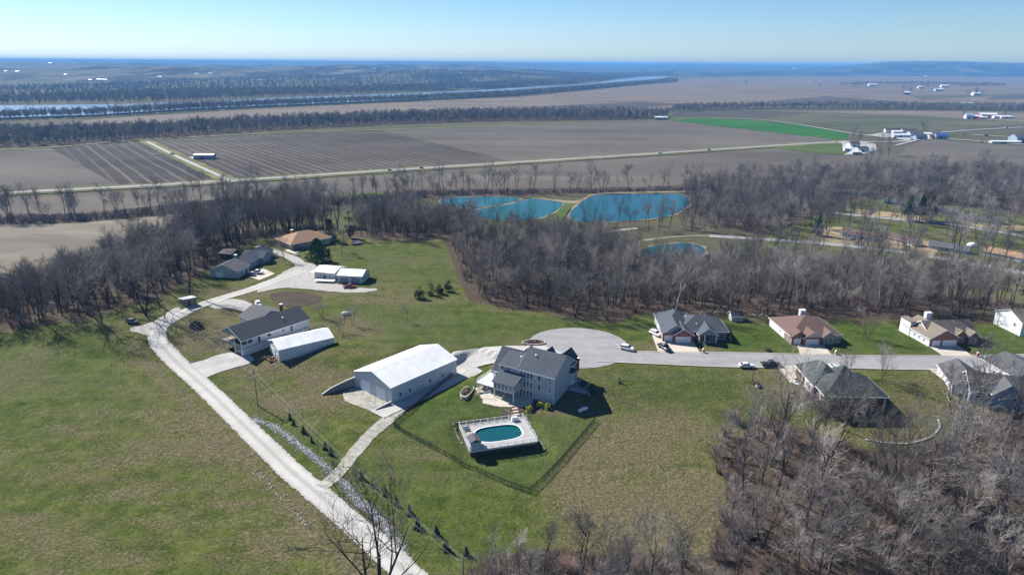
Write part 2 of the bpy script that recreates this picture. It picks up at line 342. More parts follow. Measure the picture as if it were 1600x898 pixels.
hillw=np.maximum(hillw*S((.60-nn)/.03), (GY>3000)*S((.545-nn)/.04)*.95*(GX/GY<.16)); hillw=np.maximum(hillw,(GY>8200)*S((.74-nn)/.04))
wood=np.maximum(wood,hillw)
VP=np.concatenate([V3]); gm=np_mesh('ground',VP,Q,[])
at_=gm.color_attributes.new('mask','FLOAT_COLOR','POINT')
at_.data.foreach_set('color',np.stack([wood,dry,plain,np.ones(GX.shape)],-1).astype(np.float32).ravel())
plain=np.maximum(plain,soft(SPARSE_NE,6)*.6)
lush=np.zeros(GX.shape)
for P,f,k in ((W([(700,575),(735,600),(800,650),(930,655),(828,765),(620,668)]),3,.75),(W([(560,480),(720,480),(800,500),(1010,500),(1030,520),(960,530),(850,515),(740,535),(640,530)]),9,.6),(W([(1130,505),(1205,510),(1240,545),(1140,545)]),3,.8),(W([(1320,505),(1430,510),(1450,548),(1310,548)]),4,.8),(W([(1545,515),(1610,515),(1610,550),(1530,548)]),4,.7),(W([(330,590),(420,650),(520,720),(500,735),(390,650)]),4,.5),(W([(540,385),(680,385),(700,440),(560,440)]),9,.45),(W([(880,590),(1000,575),(1150,585),(1100,630),(960,640)]),10,.35),(W([(0,540),(160,560),(180,640),(0,660)]),14,.35),(W([(560,745),(700,880),(860,860),(800,780),(640,700)]),10,.3)):
    lush=np.maximum(lush,soft(P,f)*k)
gm.color_attributes.new('lush','FLOAT_COLOR','POINT').data.foreach_set('color',np.stack([lush,lush,lush,np.ones(GX.shape)],-1).astype(np.float32).ravel())
gm.polygons.foreach_set('use_smooth',np.ones(len(gm.polygons),bool))
a=N('meadow_and_soil'); at_n=a.n('ShaderNodeVertexColor'); at_n.layer_name='mask'; sp=a.n('ShaderNodeSeparateColor'); a.l(at_n.outputs[0],sp.inputs[0]); at2=a.n('ShaderNodeVertexColor'); at2.layer_name='lush'; sp2=a.n('ShaderNodeSeparateColor'); a.l(at2.outputs[0],sp2.inputs[0])
p=a.pos()
big=a.noise(.035,5,p,.6,sx=(.8,1.3,1)); mid=a.noise(.22,6,p,.65); fine=a.noise(1.6,6,p,.7); streak=a.noise(.12,4,p,.6,sx=(.45,2.2,1))
green=a.ramp(mid,[(.30,(.025,.043,.004)),(.5,(.062,.083,.012)),(.70,(.118,.130,.030))])
dryc=a.ramp(fine,[(.30,(.066,.057,.028)),(.5,(.115,.098,.052)),(.72,(.21,.175,.10))])
df=a.math('ADD',a.ramp(a.math('ADD',a.math('MULTIPLY',big,.55),a.math('MULTIPLY',streak,.45)),[(.44,0.0),(.58,.75)]),a.math('MULTIPLY',a.ramp(fine,[(.48,0.0),(.64,1.0)]),.42))
df=a.math('MINIMUM',a.math('ADD',df,a.math('MULTIPLY',a.math('MULTIPLY',sp.outputs[1],1.0),a.ramp(a.math('ADD',a.math('MULTIPLY',a.noise(.45,6,p,.7),.5),a.math('MULTIPLY',a.noise(.07,5,p,.65),.5)),[(.42,.25),(.53,1.1)]))),1.0)
c=a.mix(df,green,dryc)
c=a.mix(a.math('MULTIPLY',sp2.outputs[0],a.ramp(a.noise(.6,5,p,.7),[(.3,.6),(.6,1.0)])),c,a.ramp(mid,[(.3,(.020,.050,.004)),(.7,(.058,.098,.014))]))
c=a.mix(a.ramp(a.noise(3.3,3,p,.8),[(.66,0.0),(.76,.6)]),c,(.20,.18,.10))
c=a.mix(a.math('MULTIPLY',a.ramp(fine,[(.3,1.0),(.55,0.0)]),.35),c,(.03,.038,.012))
plainc=a.mix(a.ramp(a.noise(.0045,5,p,.6,sx=(.5,1.6,1)),[(.42,0.0),(.6,1.0)]),(.09,.077,.052),(.070,.068,.030))
plainc=a.mix(a.ramp(a.noise(.02,5,p,.6,sx=(.4,1.8,1)),[(.45,0.0),(.62,.7)]),plainc,(.07,.078,.024))
c=a.mix(sp.outputs[2],c,plainc)
wn=a.noise(.9,6,p,.7); floor_=a.ramp(wn,[(.3,(.025,.019,.014)),(.5,(.07,.052,.037)),(.75,(.15,.115,.085))])
farwood=a.ramp(a.math('ADD',a.math('MULTIPLY',a.noise(.0035,6,p,.7,sx=(1,.45,1)),.6),a.math('MULTIPLY',a.noise(.016,5,p,.7),.4)),[(.43,(.007,.008,.006)),(.50,(.026,.025,.019)),(.57,(.13,.115,.075))])
ys=a.n('ShaderNodeSeparateXYZ'); a.l(p,ys.inputs[0]); isfar=a.math('GREATER_THAN',ys.outputs[1],1800)
floor_=a.mix(isfar,floor_,farwood)
wm=a.math('ADD',sp.outputs[0],a.math('MULTIPLY',a.math('SUBTRACT',a.noise(.5,4,p),.5),.5)); wm=a.ramp(wm,[(.4,0.0),(.6,1.0)])
c=a.mix(wm,c,floor_)
a.col(c); a.b.inputs['Roughness'].default_value=.95; a.b.inputs['Specular IOR Level'].default_value=.05
a.bump(a.math('ADD',a.math('MULTIPLY',fine,1.3),a.math('MULTIPLY',mid,2.0)),.75,.4)
gm.materials.append(a.m)
tag(link('ground',gm),kind='structure')

# ------------------------------------------------------------------ draped sheets
def refine(poly,step):
    out=[]
    for i in range(len(poly)):
        a0=Vector(poly[i][:2]); b0=Vector(poly[(i+1)%len(poly)][:2]); n=max(1,int((b0-a0).length/step))
        out+=[a0+(b0-a0)*k/n for k in range(n)]
    return out
def smooth_closed(poly,k=2):
    P=[Vector(p[:2]) for p in poly]
    for _ in range(k):
        Q_=[]
        for i in range(len(P)): a0=P[i]; b0=P[(i+1)%len(P)]; Q_+=[a0*.75+b0*.25,a0*.25+b0*.75]
        P=Q_
    return P
def drape(name,poly,mat_,off=.06,step=1.5,rag=0,kind='structure',flatz=None,parent=None):
    B=refine(poly,step)
    if rag:
        rr=random.Random(len(B)); B=[b+Vector((rr.uniform(-rag,rag),rr.uniform(-rag,rag))) for b in B]
    xs=[b.x for b in B]; ys=[b.y for b in B]
    pts=list(B)
    if flatz is None:
        X,Y=np.meshgrid(np.arange(min(xs)+step*.5,max(xs),step),np.arange(min(ys)+step*.5,max(ys),step))
        Bn=[(b.x,b.y) for b in B]; d,i=polydist(Bn,X.ravel(),Y.ravel()) if len(B)<400 else (np.ones(X.size),inpoly(Bn,X.ravel(),Y.ravel()))
        ok=i&(d>step*.35); pts+=[Vector((x,y)) for x,y in zip(X.ravel()[ok],Y.ravel()[ok])]
    n=len(B); r_=delaunay_2d_cdt(pts,[],[list(range(n))],1,1e-4)
    vs=[(v.x,v.y,(flatz if flatz is not None else gz(v.x,v.y))+off) for v in r_[0]]
    me=bpy.data.meshes.new(name); me.from_pydata(vs,[],[tuple(f) for f in r_[2]]); me.materials.append(mat_)
    bm=bmesh.new(); bm.from_mesh(me); bmesh.ops.recalc_face_normals(bm,faces=bm.faces)
    if bm.faces and sum(f.normal.z for f in bm.faces)<0: bmesh.ops.reverse_faces(bm,faces=bm.faces)
    bm.to_mesh(me); bm.free()
    o=link(name,me,parent)
    if kind: o['kind']=kind
    return o
def spline(P,step=1.5):
    P=[Vector(p[:2]) for p in P]; out=[]
    for i in range(len(P)-1):
        p0=P[max(i-1,0)]; p1=P[i]; p2=P[i+1]; p3=P[min(i+2,len(P)-1)]; n=max(1,int((p2-p1).length/step))
        for k in range(n):
            t=k/n; out.append(.5*((2*p1)+(p2-p0)*t+(2*p0-5*p1+4*p2-p3)*t*t+(3*p1-p0-3*p2+p3)*t**3))
    out.append(P[-1]); return out
def strip(name,P,width,mat_,off=.07,step=1.5,nx=5,rag=.0,flatz=None,kind='structure',w2=None):
    C=spline(P,step); V=[]; F=[]; uv=[]; L=0; rr=random.Random(3)
    for i,c in enumerate(C):
        t=(C[min(i+1,len(C)-1)]-C[max(i-1,0)]).normalized(); nrm=Vector((-t.y,t.x)); L+=(c-C[i-1]).length if i else 0
        ww=width+((w2-width)*i/(len(C)-1) if w2 else 0)
        for k in range(nx+1):
            s_=(k/nx-.5)*ww+(rr.uniform(-rag,rag) if k in (0,nx) else 0); q=c+nrm*s_
            V.append((q.x,q.y,(flatz if flatz is not None else gz(q.x,q.y))+off)); uv.append((k/nx,L))
    m_=nx+1
    for i in range(len(C)-1):
        for k in range(nx): F.append((i*m_+k+1,i*m_+k,(i+1)*m_+k,(i+1)*m_+k+1))
    me=bpy.data.meshes.new(name); me.from_pydata(V,[],F); me.materials.append(mat_)
    ul=me.uv_layers.new(name='UVMap'); li=np.empty(len(me.loops),np.int32); me.loops.foreach_get('vertex_index',li); ul.data.foreach_set('uv',np.array(uv,np.float32)[li].ravel())
    me.update(); o=link(name,me); 
    if len(me.polygons) and me.polygons[0].normal.z<0: me.flip_normals()
    if kind: o['kind']=kind
    return o
def gravel_mat(name,c1,c2,tracks=True,greenmid=0):
    a=N(name); p=a.pos(); base=a.ramp(a.noise(.7,8,p,.75),[(.3,c1),(.7,c2)])
    base=a.mix(a.ramp(a.noise(.09,4,p),[(.45,0.0),(.7,.35)]),base,sh(c1,.75))
    if tracks:
        u=a.n('ShaderNodeUVMap'); u.uv_map='UVMap'; s_=a.n('ShaderNodeSeparateXYZ'); a.l(u.outputs[0],s_.inputs[0])
        wv=a.math('ABSOLUTE',a.math('SINE',a.math('MULTIPLY',s_.outputs[0],math.pi*2)))
        tr=a.ramp(a.math('ADD',wv,a.math('MULTIPLY',a.math('SUBTRACT',a.noise(.5,5,p),.5),.7)),[(.25,0.0),(.85,1.0)])
        base=a.mix(a.math('MULTIPLY',a.math('SUBTRACT',1.0,tr),.55),base,sh(c1,.62))
    a.col(base); a.bump(a.noise(4,5,p),.5,.05); a.b.inputs['Roughness'].default_value=.95; return a.m
M['gravel']=gravel_mat('white_limestone_gravel',(.36,.345,.315),(.47,.455,.42)); M['gravel_plain']=gravel_mat('grey_gravel',(.25,.24,.22),(.38,.365,.335),False); M['gravel_rough']=gravel_mat('coarse_gravel_in_grass',(.17,.17,.12),(.46,.44,.40),False)
def paved(name,c,joint=4.5):
    a=N(name); p=a.pos(); bk=a.n('ShaderNodeTexBrick'); bk.offset=0; bk.inputs['Scale'].default_value=1.0; bk.inputs['Brick Width'].default_value=joint; bk.inputs['Row Height'].default_value=joint; bk.inputs['Mortar Size'].default_value=.06; bk.inputs['Mortar Smooth'].default_value=1.0; a.l(p,bk.inputs[0]); base=a.ramp(a.noise(.25,6,p,.65),[(.3,sh(c,.86)),(.7,sh(c,1.1))]); base=a.mix(a.ramp(a.noise(.09,5,p,.7,sx=(.4,2,1)),[(.45,0.0),(.68,.5)]),base,sh(c,.62)); base=a.mix(a.math('MULTIPLY',bk.outputs['Fac'],.45),base,sh(c,.4))
    a.col(base); a.b.inputs['Roughness'].default_value=.9; return a.m
M['street']=paved('light_street_concrete',(.25,.247,.247)); M['drive']=paved('tan_driveway_concrete',(.47,.42,.355)); M['drive_grey']=paved('grey_driveway_concrete',(.40,.385,.36))
M['mulch']=basic('dark_mulch',(.06,.04,.032),.4,1.2,.95,obj=False,bump=.5)
def field_mat(name,c,c2,dirv=None,period=9,amp=.5,blot=.5,line=(.2,.18,.15),nsc=.006):
    c=(c[0]*.70,c[1]*.68,c[2]*.60); c2=(c2[0]*.74,c2[1]*.72,c2[2]*.64); line=sh(line,.72)
    a=N(name); p=a.pos(); b=a.noise(nsc,5,p,.6,sx=(.6,1.5,1)); base=a.ramp(b,[(.35,c),(.65,c2)])
    base=a.mix(a.ramp(a.noise(.08,5,p,.7),[(.35,.0),(.7,.22)]),base,sh(c,.6)); base=a.mix(a.ramp(a.noise(.0035,6,p,.65,sx=(.5,1.8,1)),[(.50,.0),(.62,.5)]),base,sh(c,.55)); base=a.mix(a.ramp(a.noise(.006,5,p,.6,sx=(.3,2.2,1)),[(.56,.0),(.66,.35)]),base,sh(c2,1.35))
    if dirv is not None:
        n_=Vector((-dirv.y,dirv.x)).normalized(); dp=a.n('ShaderNodeVectorMath'); dp.operation='DOT_PRODUCT'; a.l(p,dp.inputs[0]); dp.inputs[1].default_value=(n_.x,n_.y,0)
        wob=a.math('MULTIPLY',a.noise(.01,3,p),6.0)
        x=a.math('FRACT',a.math('DIVIDE',a.math('ADD',dp.outputs['Value'],wob),period)); tri=a.math('ABSOLUTE',a.math('SUBTRACT',x,.5))
        x2=a.math('FRACT',a.math('DIVIDE',dp.outputs['Value'],period*3.7)); tri2=a.math('ABSOLUTE',a.math('SUBTRACT',x2,.5))
        lm=a.math('MULTIPLY',a.ramp(tri,[(.02,1.0),(.17,0.0)]),a.ramp(a.math('ADD',a.noise(.012,5,p,.7),a.math('MULTIPLY',tri2,.4)),[(.42,.15),(.7,1.0)]))
        base=a.mix(a.math('MULTIPLY',lm,amp),base,line)
    a.col(base); a.b.inputs['Roughness'].default_value=.95; a.b.inputs['Specular IOR Level'].default_value=.05; a.bump(a.noise(.5,4,p),.3,.2); return a.m
lane_a=flat(222,218,PLAIN); lane_b=flat(362,285,PLAIN); ld=(lane_b-lane_a).xy
hw_d=(flat(1300,219,PLAIN)-flat(300,288,PLAIN)).xy
def fpoly(pts): return [tuple(flat(x,y,PLAIN)[:2]) for x,y in pts]
plow=field_mat('dark_ploughed_rows',(.068,.056,.048),(.11,.092,.078),ld,11,.75,line=(.24,.215,.19)); plow2=field_mat('dark_ploughed_rows_close',(.058,.048,.042),(.095,.08,.068),ld,14,.8,line=(.20,.18,.16))
pg=field_mat('grey_brown_field',(.135,.118,.105),(.175,.155,.14),hw_d,26,.25,line=(.11,.095,.085)); pg2=field_mat('pale_brown_field',(.175,.15,.125),(.235,.20,.17),hw_d,31,.25,line=(.15,.13,.10)); pr=field_mat('reddish_stubble_field',(.185,.15,.125),(.245,.20,.165),hw_d,45,.25,line=(.15,.125,.10))
stub=field_mat('tan_stubble_field',(.21,.185,.16),(.285,.26,.225),flat(300,330,PLAIN).xy-flat(0,400,PLAIN).xy,5,.35,line=(.17,.15,.11),nsc=.03)
greenf=field_mat('bright_winter_wheat',(.034,.135,.018),(.046,.17,.024),hw_d,20,.2,line=(.05,.16,.025)); olive=field_mat('olive_field',(.09,.10,.055),(.15,.145,.09),hw_d,60,.3,line=(.16,.15,.10)); grassl=field_mat('verge_grass',(.15,.16,.06),(.24,.22,.11),nsc=.03); darkf=field_mat('dark_bare_field',(.085,.075,.07),(.125,.11,.10),hw_d,40,.3,line=(.15,.13,.12)); lawn2=field_mat('green_paddock',(.07,.12,.025),(.12,.16,.045),nsc=.03)
FIELDS=[
 (pr,[(-200,212),(100,192),(160,186),(400,170.5),(600,160.5),(800,151.5),(1000,133),(1080,122.5),(1160,120.5),(1700,118),(1900,150),(1700,168),(1060,168),(860,178),(640,183),(420,193),(220,205),(60,209),(-200,230)]),
 (pg,[(-200,236),(78,231.5),(186,291),(0,301),(-200,316)]),
 (plow2,[(79,231),(219,219.5),(345,283.5),(187,291)]),
 (plow,[(232,218.5),(590,204),(800,253),(372,282.5)]),
 (pg,[(592,203.5),(1038,187.5),(1200,207),(1300,217),(1290,220.5),(802,252.8)]),
 (pg,[(-200,325),(0,310),(300,293.5),(600,274),(820,259),(1200,233),(1300,226),(1430,246),(1330,268),(1100,283),(1040,292),(660,298),(480,308),(330,313),(150,332),(-200,350)]),
 (stub,[(-200,480),(-60,453),(60,440),(150,410),(220,372),(300,352),(400,338),(470,332),(530,322),(510,318),(380,327),(300,333),(200,343),(100,350),(0,352),(-200,360)]),
 (greenf,[(1046,188.3),(1110,185.6),(1180,188.6),(1240,194.5),(1322,206.5),(1324,217),(1300,217.5),(1200,206.2)]),
 (lawn2,[(1035,186.5),(1060,183.6),(1180,184.6),(1190,187.2),(1110,184.8),(1046,187.4)]),
 (darkf,[(1060,182.5),(1050,178),(1180,174),(1260,176),(1180,182.5)]),
 (olive,[(1190,186),(1270,176.5),(1420,181.5),(1560,190),(1700,198),(1600,202),(1440,204.5),(1340,207.5),(1250,193)]),
 (pg2,[(1060,173.8),(1400,173.5),(1700,175),(1700,197),(1420,181),(1260,175.5),(1180,173.4)]),
 (darkf,[(1490,203.5),(1610,193),(1800,190),(1800,200),(1600,199),(1500,205)]),
 (lawn2,[(1200,229),(1240,225.5),(1318,222.5),(1322,235),(1320,243),(1270,240),(1215,232.5)]),
 (pg,[(1400,246),(1420,228),(1447,217.5),(1600,231),(1800,240),(1800,268),(1600,262),(1440,262),(1380,256)]),
 (darkf,[(1200,158),(1290,151),(1400,158),(1410,164),(1240,164)]),(darkf,[(1560,148),(1700,145),(1700,153),(1540,156)]),
 (pg2,[(1100,142),(1240,133),(1300,138),(1200,152),(1100,154)]),(olive,[(1420,150),(1600,146),(1600,148),(1440,156)]),(pg2,[(1260,132),(1600,125),(1600,131),(1330,137)]),
 (darkf,[(800,168),(1000,160),(1080,163),(900,174)]),
 (lawn2,[(480,309),(560,302),(640,301),(650,305),(560,312)]),
]
for i,(m_,pts) in enumerate(FIELDS): drape('field',fpoly(pts),m_,.10+.02*i,step=400,flatz=PLAIN)
z_=PLAIN+.10+.02*len(FIELDS)
hy=[(-300,322),(-100,309.5),(0,303),(300,287),(600,267.5),(800,254.8),(1000,242.2),(1200,229),(1290,223.5),(1330,221.5)]
strip('verge',fpoly(hy),30,grassl,.1,8,2,flatz=z_,rag=2); strip('highway',fpoly(hy),10,M['street'],.3,8,2,flatz=z_)
strip('farm_lane',fpoly([(222,218),(262,238),(300,256),(335,272),(362,285)]),20,grassl,.2,8,2,flatz=z_,rag=1.5)
strip('farm_lane',fpoly([(230,222),(268,241),(302,257),(340,274),(366,285)]),5,M['gravel_plain'],.25,8,2,flatz=z_)
strip('verge',fpoly([(-100,236.5),(60,232),(222,219),(400,210),(590,203.5),(800,196),(1036,187)]),14,grassl,.12,8,2,flatz=z_,rag=2)
for P,wd in (([(1300,222.5),(1330,222),(1400,222),(1450,216),(1500,219),(1560,223.5),(1640,229)],9),([(1470,207.5),(1540,202.5),(1700,194)],7),([(1322,207.5),(1200,188.5),(1110,185)],6),([(1360,213),(1322,207.5)],8),([(1400,228),(1430,220),(1450,216)],5),([(1518,211),(1600,215.5)],8),([(1306,222),(1325,227),(1345,233)],6)):
    strip('farm_road',fpoly(P),wd,M['gravel_plain'],.32,8,2,flatz=z_)
drape('farm_yard',fpoly([(1355,212),(1378,208),(1400,206),(1440,207),(1470,214),(1450,219),(1420,220),(1390,217)]),M['gravel_plain'],.28,step=400,flatz=z_)
drape('farm_yard',fpoly([(1316,222),(1350,222),(1368,226),(1370,236),(1352,241),(1318,243),(1330,236),(1316,232)]),M['gravel_plain'],.28,step=400,flatz=z_)
drape('farm_yard',fpoly([(294,246),(334,244.5),(337,247),(300,249)]),M['gravel_plain'],.28,step=400,flatz=z_)

# ------------------------------------------------------------------ water
def waterm(name,deep,rough=.08,k=1.0,bs=.6):
    a=N(name); p=a.pos(); a.col(a.ramp(a.noise(.02,3,p),[(.3,sh(deep,.7)),(.7,sh(deep,1.3))])); a.b.inputs['Roughness'].default_value=rough; a.b.inputs['Specular IOR Level'].default_value=.4; a.b.inputs['IOR'].default_value=1.33
    a.bump(a.noise(bs,3,p,.6),.35,.3); return a.m
pond=waterm('blue_green_pond_water',(.003,.052,.056),.05); pond2=waterm('teal_pond_water',(.006,.075,.062),.05); riverw=waterm('pale_river_water',(.15,.19,.25),.25,bs=.02)
tanbank=field_mat('tan_pond_bank',(.27,.235,.165),(.36,.32,.24),nsc=.05)
def pond_at(pts,m_,z,grow=1.035,name='pond'):
    P=smooth_closed([flat(x,y,z)[:2] for x,y in pts],2); c=sum(P,Vector((0,0)))/len(P)
    B=[c+(q-c)+(q-c).normalized()*(2.0+1.6*math.sin(i_*1.7)) for i_,q in enumerate(P)]
    drape('pond_bank',[tuple(q) for q in B],tanbank,0,step=400,flatz=z-.02); drape(name,[tuple(q) for q in P],m_,.12,step=400,flatz=z)
zp=PLAIN+.3
pond_at([(684,314),(700,309),(760,307),(816,308.5),(806,316),(770,321),(735,325),(700,324)],pond2,zp)
pond_at([(735,328),(775,323),(812,316),(830,309.5),(868,311),(882,317),(872,328),(850,340),(800,346),(740,340)],pond2,zp+.05)
pond_at([(905,318),(925,305),(960,303),(1040,303.5),(1072,304),(1080,318),(1060,334),(1020,342),(950,347),(905,348),(885,338)],pond,zp+.1)
pond_at([(1004,388),(1030,383),(1070,379),(1095,383),(1104,392),(1088,406),(1050,412),(1012,407),(998,397)],pond,PLAIN+.3)
drape('green_bank',[flat(x,y,zp)[:2] for x,y in [(860,344),(885,315),(905,313),(888,330),(875,352)]],lawn2,.2,step=400,flatz=zp)
drape('pond_track',[tuple(q) for q in smooth_closed([flat(x,y,zp)[:2] for x,y in [(812,306),(850,311),(885,314),(905,314),(925,302),(1000,300),(1090,298),(1090,301.5),(960,302.5),(930,304),(912,313),(905,319),(890,318),(850,312.5),(815,308)]],1)],tanbank,.3,step=400,flatz=zp)
RIV=fpoly([(-200,196),(0,186.5),(150,181.5),(300,172),(450,165.5),(600,159),(800,149.5),(880,141.5),(960,134),(1003,128.5),(1030,125.5),(1044,120.5),(1042,117.8),(1005,119.5),(960,124.5),(935,130),(860,135.5),(700,144.5),(600,148.5),(450,153.5),(300,161.5),(150,165),(-200,168)])
drape('river',RIV,riverw,2.6,step=400,flatz=PLAIN)

# ------------------------------------------------------------------ near roads, drives and yards
def sm(pts,k=1): return [tuple(q) for q in smooth_closed(W(pts),k)]
road=W([(770,1015),(715,965),(649,908),(603,864),(561,826),(512,784),(456,737),(402,685),(367,651),(329,614),(298,586),(266,556),(246,529),(254,508),(290,487),(340,468),(390,453),(430,438),(475,422)])
strip('gravel_road',road,5.5,M['gravel'],.13,.6,6,rag=.2)
drape('gravel_yard',sm([(395,458),(425,436),(452,420),(482,408),(500,420),(492,433),(545,449),(600,452),(560,459),(480,452),(440,449),(415,455)],1),M['gravel_plain'],.12,rag=.3)
strip('gravel_lane',W([(478,424),(462,406),(440,397),(418,390),(405,384)]),5,M['gravel_plain'],.13,1.5,4,rag=.25)
drape('concrete_drive',W([(383,430),(405,438),(430,428),(412,420)]),M['drive'],.15); drape('concrete_drive',W([(445,392),(460,397),(470,392),(455,386)]),M['drive'],.15)
drape('gravel_drive',sm([(283,570),(310,566),(345,553),(372,549),(395,556),(398,566),(355,577),(320,590),(302,606)],1),M['drive_grey'],.12,rag=.15)
drape('gravel_drive',sm([(325,478),(355,466),(388,470),(408,486),(400,498),(385,489),(360,481),(335,483)],1),M['gravel_plain'],.12,rag=.2)
drape('gravel_patch',sm([(196,514),(225,508),(250,498),(268,483),(281,480),(282,485),(262,497),(256,512),(250,528),(228,524)],1),M['gravel_plain'],.13,rag=.3)
drape('garden_plot',sm([(415,462),(440,455),(480,457),(505,463),(500,471),(470,481),(440,478)],1),field_mat('tilled_garden_soil',(.085,.069,.060),(.12,.095,.082),(flat(500,465,0)-flat(430,460,0)).xy,1.3,.8,line=(.05,.035,.03),nsc=.2),.12)
_c=flat(903,541,0); _c.z=0
circ=[(_c.x+16.2*math.cos(t*math.pi/12),_c.y+16.2*math.sin(t*math.pi/12)) for t in range(24)]
stn=W([(962,538),(985,548),(1040,550),(1290,554),(1460,556),(1720,552)]); sts=W([(1720,578),(1450,578),(1300,575),(1150,574),(1000,568),(930,565)])
drape('cul_de_sac',circ,M['street'],.09); drape('street',stn+sts,M['street'],.12)
drape('driveway',W([(700,556),(742,545),(790,541),(850,541),(880,552),(860,560),(760,570),(735,577),(718,588),(706,582)]),M['drive_grey'],.24,step=.8)
drape('barn_apron',[_q(14.9,-6.5),_q(20.4,-6.5),_q(20.4,24),_q(22,30),_q(15.2,31),_q(15.2,25.5),_q(14.9,25)],M['drive_grey'],.20,step=.8)
drape('barn_apron',[_q(0,-.1),_q(0,-4.5),_q(5,-7.5),_q(14.9,-6.2),_q(14.9,-.1)],M['gravel_rough'],.07,step=1.5,rag=.2)
strip('gravel_track',W([(628,636),(606,655),(582,676),(558,702),(538,728),(522,745),(500,762)]),4.2,M['gravel_rough'],.13,1.2,4,rag=.2,w2=3.0)
drape('driveway',W([(1050,530),(1083,533),(1094,552),(1031,551)]),M['drive'],.15); drape('driveway',W([(1017,519),(1026,524),(1040,535),(1035,551),(1028,549)]),M['drive'],.17)
drape('driveway',W([(1245,537),(1287,539),(1300,555),(1250,555)]),M['drive'],.15); drape('driveway',W([(1449,540),(1497,540),(1520,557),(1474,557)]),M['drive'],.15)
drape('driveway',W([(1212,572),(1300,572),(1300,590),(1245,590),(1236,600),(1228,590)]),M['drive'],.15); drape('driveway',W([(1450,576),(1490,577),(1530,618),(1515,628),(1480,600)]),M['drive'],.15)
for K in (stn,sts[::-1]): strip('kerb',K,.32,M['concrete'],.22,1.5,1)
# valley streets
strip('valley_street',W([(1108,369),(1190,374),(1285,381),(1400,393),(1500,410),(1620,431)]),8,M['street'],.3,3,2); strip('valley_street',W([(1300,333),(1400,343),(1500,353),(1640,377)]),8,M['street'],.3,3,2)
strip('valley_track',W([(1190,374),(1108,369),(1060,370),(1005,376)]),4,tanbank,.25,3,2); strip('valley_track',W([(930,368),(960,361),(995,357)]),4,M['gravel_plain'],.25,3,2)
straw=field_mat('straw_coloured_yard',(.33,.27,.17),(.52,.43,.28),nsc=.06)
for pts in ([(1262,362),(1320,352),(1345,372),(1330,388),(1290,384)],[(1340,372),(1400,368),(1420,396),(1350,388)],[(1420,378),(1452,374),(1470,402),(1425,398)],[(1310,325),(1370,330),(1440,335),(1440,348),(1370,342)],[(1480,335),(1600,350),(1600,366),(1500,350)]):
    drape('straw_yard',sm(pts,1),straw,.2,step=5,rag=.8)
# ------------------------------------------------------------------ trees
def seg(Vl,Fl,p0,p1,r0,r1,n):
    d=p1-p0
    if d.length<1e-5: return
    d=d.normalized(); a0=d.orthogonal().normalized(); b0=d.cross(a0); k=len(Vl)
    for (p,r) in ((p0,r0),(p1,r1)):
        for i in range(n):
            t=2*math.pi*i/n; Vl.append(tuple(p+(a0*math.cos(t)+b0*math.sin(t))*r))
    for i in range(n): Fl.append((k+i,k+(i+1)%n,k+(i+1)%n+n,k+i+n))
def bare_tree(seed,H=20,spread=.32,forks=1,density=1.0,tr=.02,lean=0,low=.3,dead=False,trk=1.0):
    rr=random.Random(seed); T=([],[]); C=([],[])
    def rv(s): return Vector((rr.uniform(-s,s),rr.uniform(-s,s),rr.uniform(-s,s)))
    def limb(p,d,L,r,lev):
        # returns nothing; draws a curved limb and its side shoots
        n=4 if lev<2 else 3; q=p.copy(); dd=d.normalized(); pts=[(q.copy(),r)]
        for i in range(n):
            dd=(dd+rv(.16+.06*lev)+Vector((0,0,.10 if lev>0 else .04))).normalized(); q=q+dd*(L/n)
            pts.append((q.copy(),r*(1-(i+1)/n*.78)))
        for i in range(n):
            dst=T if (lev<=1 or (lev==2 and dead)) else C
            seg(dst[0],dst[1],pts[i][0],pts[i+1][0],pts[i][1],pts[i+1][1],(6,5,3,3)[min(lev,3)])
        if lev>=3: return
        cnt={0:int(rr.uniform(7,9)),1:6,2:int(6*density)}[lev]
        if dead: cnt={0:6,1:4,2:4}[lev]
        for k in range(cnt):
            t=rr.uniform(low if lev==0 else .25,1.0); j=min(int(t*n),n-1); f=t*n-j
            pp=pts[j][0].lerp(pts[j+1][0],min(f,1)); ax=(pts[j+1][0]-pts[j][0]).normalized(); side=ax.orthogonal().normalized(); side.rotate(Matrix.Rotation(rr.uniform(0,6.283),3,ax))
            ang={0:rr.uniform(.45,.95),1:rr.uniform(.4,.9),2:rr.uniform(.4,1.0)}[lev]
            nd=ax*math.cos(ang)+side*math.sin(ang)+Vector((0,0,.18))
            LL=L*{0:rr.uniform(.34,.55)*(1.25-.55*t)*spread/.32,1:rr.uniform(.4,.6),2:rr.uniform(.45,.75)}[lev]
            if lev==2: tw=tr*rr.uniform(.7,1.2)*2.0; rad=tw
            else: rad=max(pts[j][1]*.55,tr*1.8)
            limb(pp,nd,LL,rad,lev+1)
            if lev==2:
                for _ in range(2):
                    q2=pp+nd.normalized()*LL*rr.uniform(.3,.8); e2=(nd.normalized()+rv(.7)).normalized()
                    seg(C[0],C[1],q2,q2+e2*LL*rr.uniform(.5,.8),tr,tr*.5,3)
    base=H*.0125*trk*1.15
    for f in range(forks):
        d=Vector((rr.uniform(-.1,.1)+lean,rr.uniform(-.1,.1),1)) if forks==1 else Vector((math.cos(f*6.28/forks+seed)*.28,math.sin(f*6.28/forks+seed)*.28,1))
        limb(Vector((0,0,-.4)),d,H*.86*rr.uniform(.9,1) if forks>1 else H*.9,base*(1 if forks==1 else .75),0)
    return T,C
def tmesh(name,VF,mat_):
    me=bpy.data.meshes.new(name); me.from_pydata(VF[0],[],VF[1]); me.materials.append(mat_); me.update(); return me
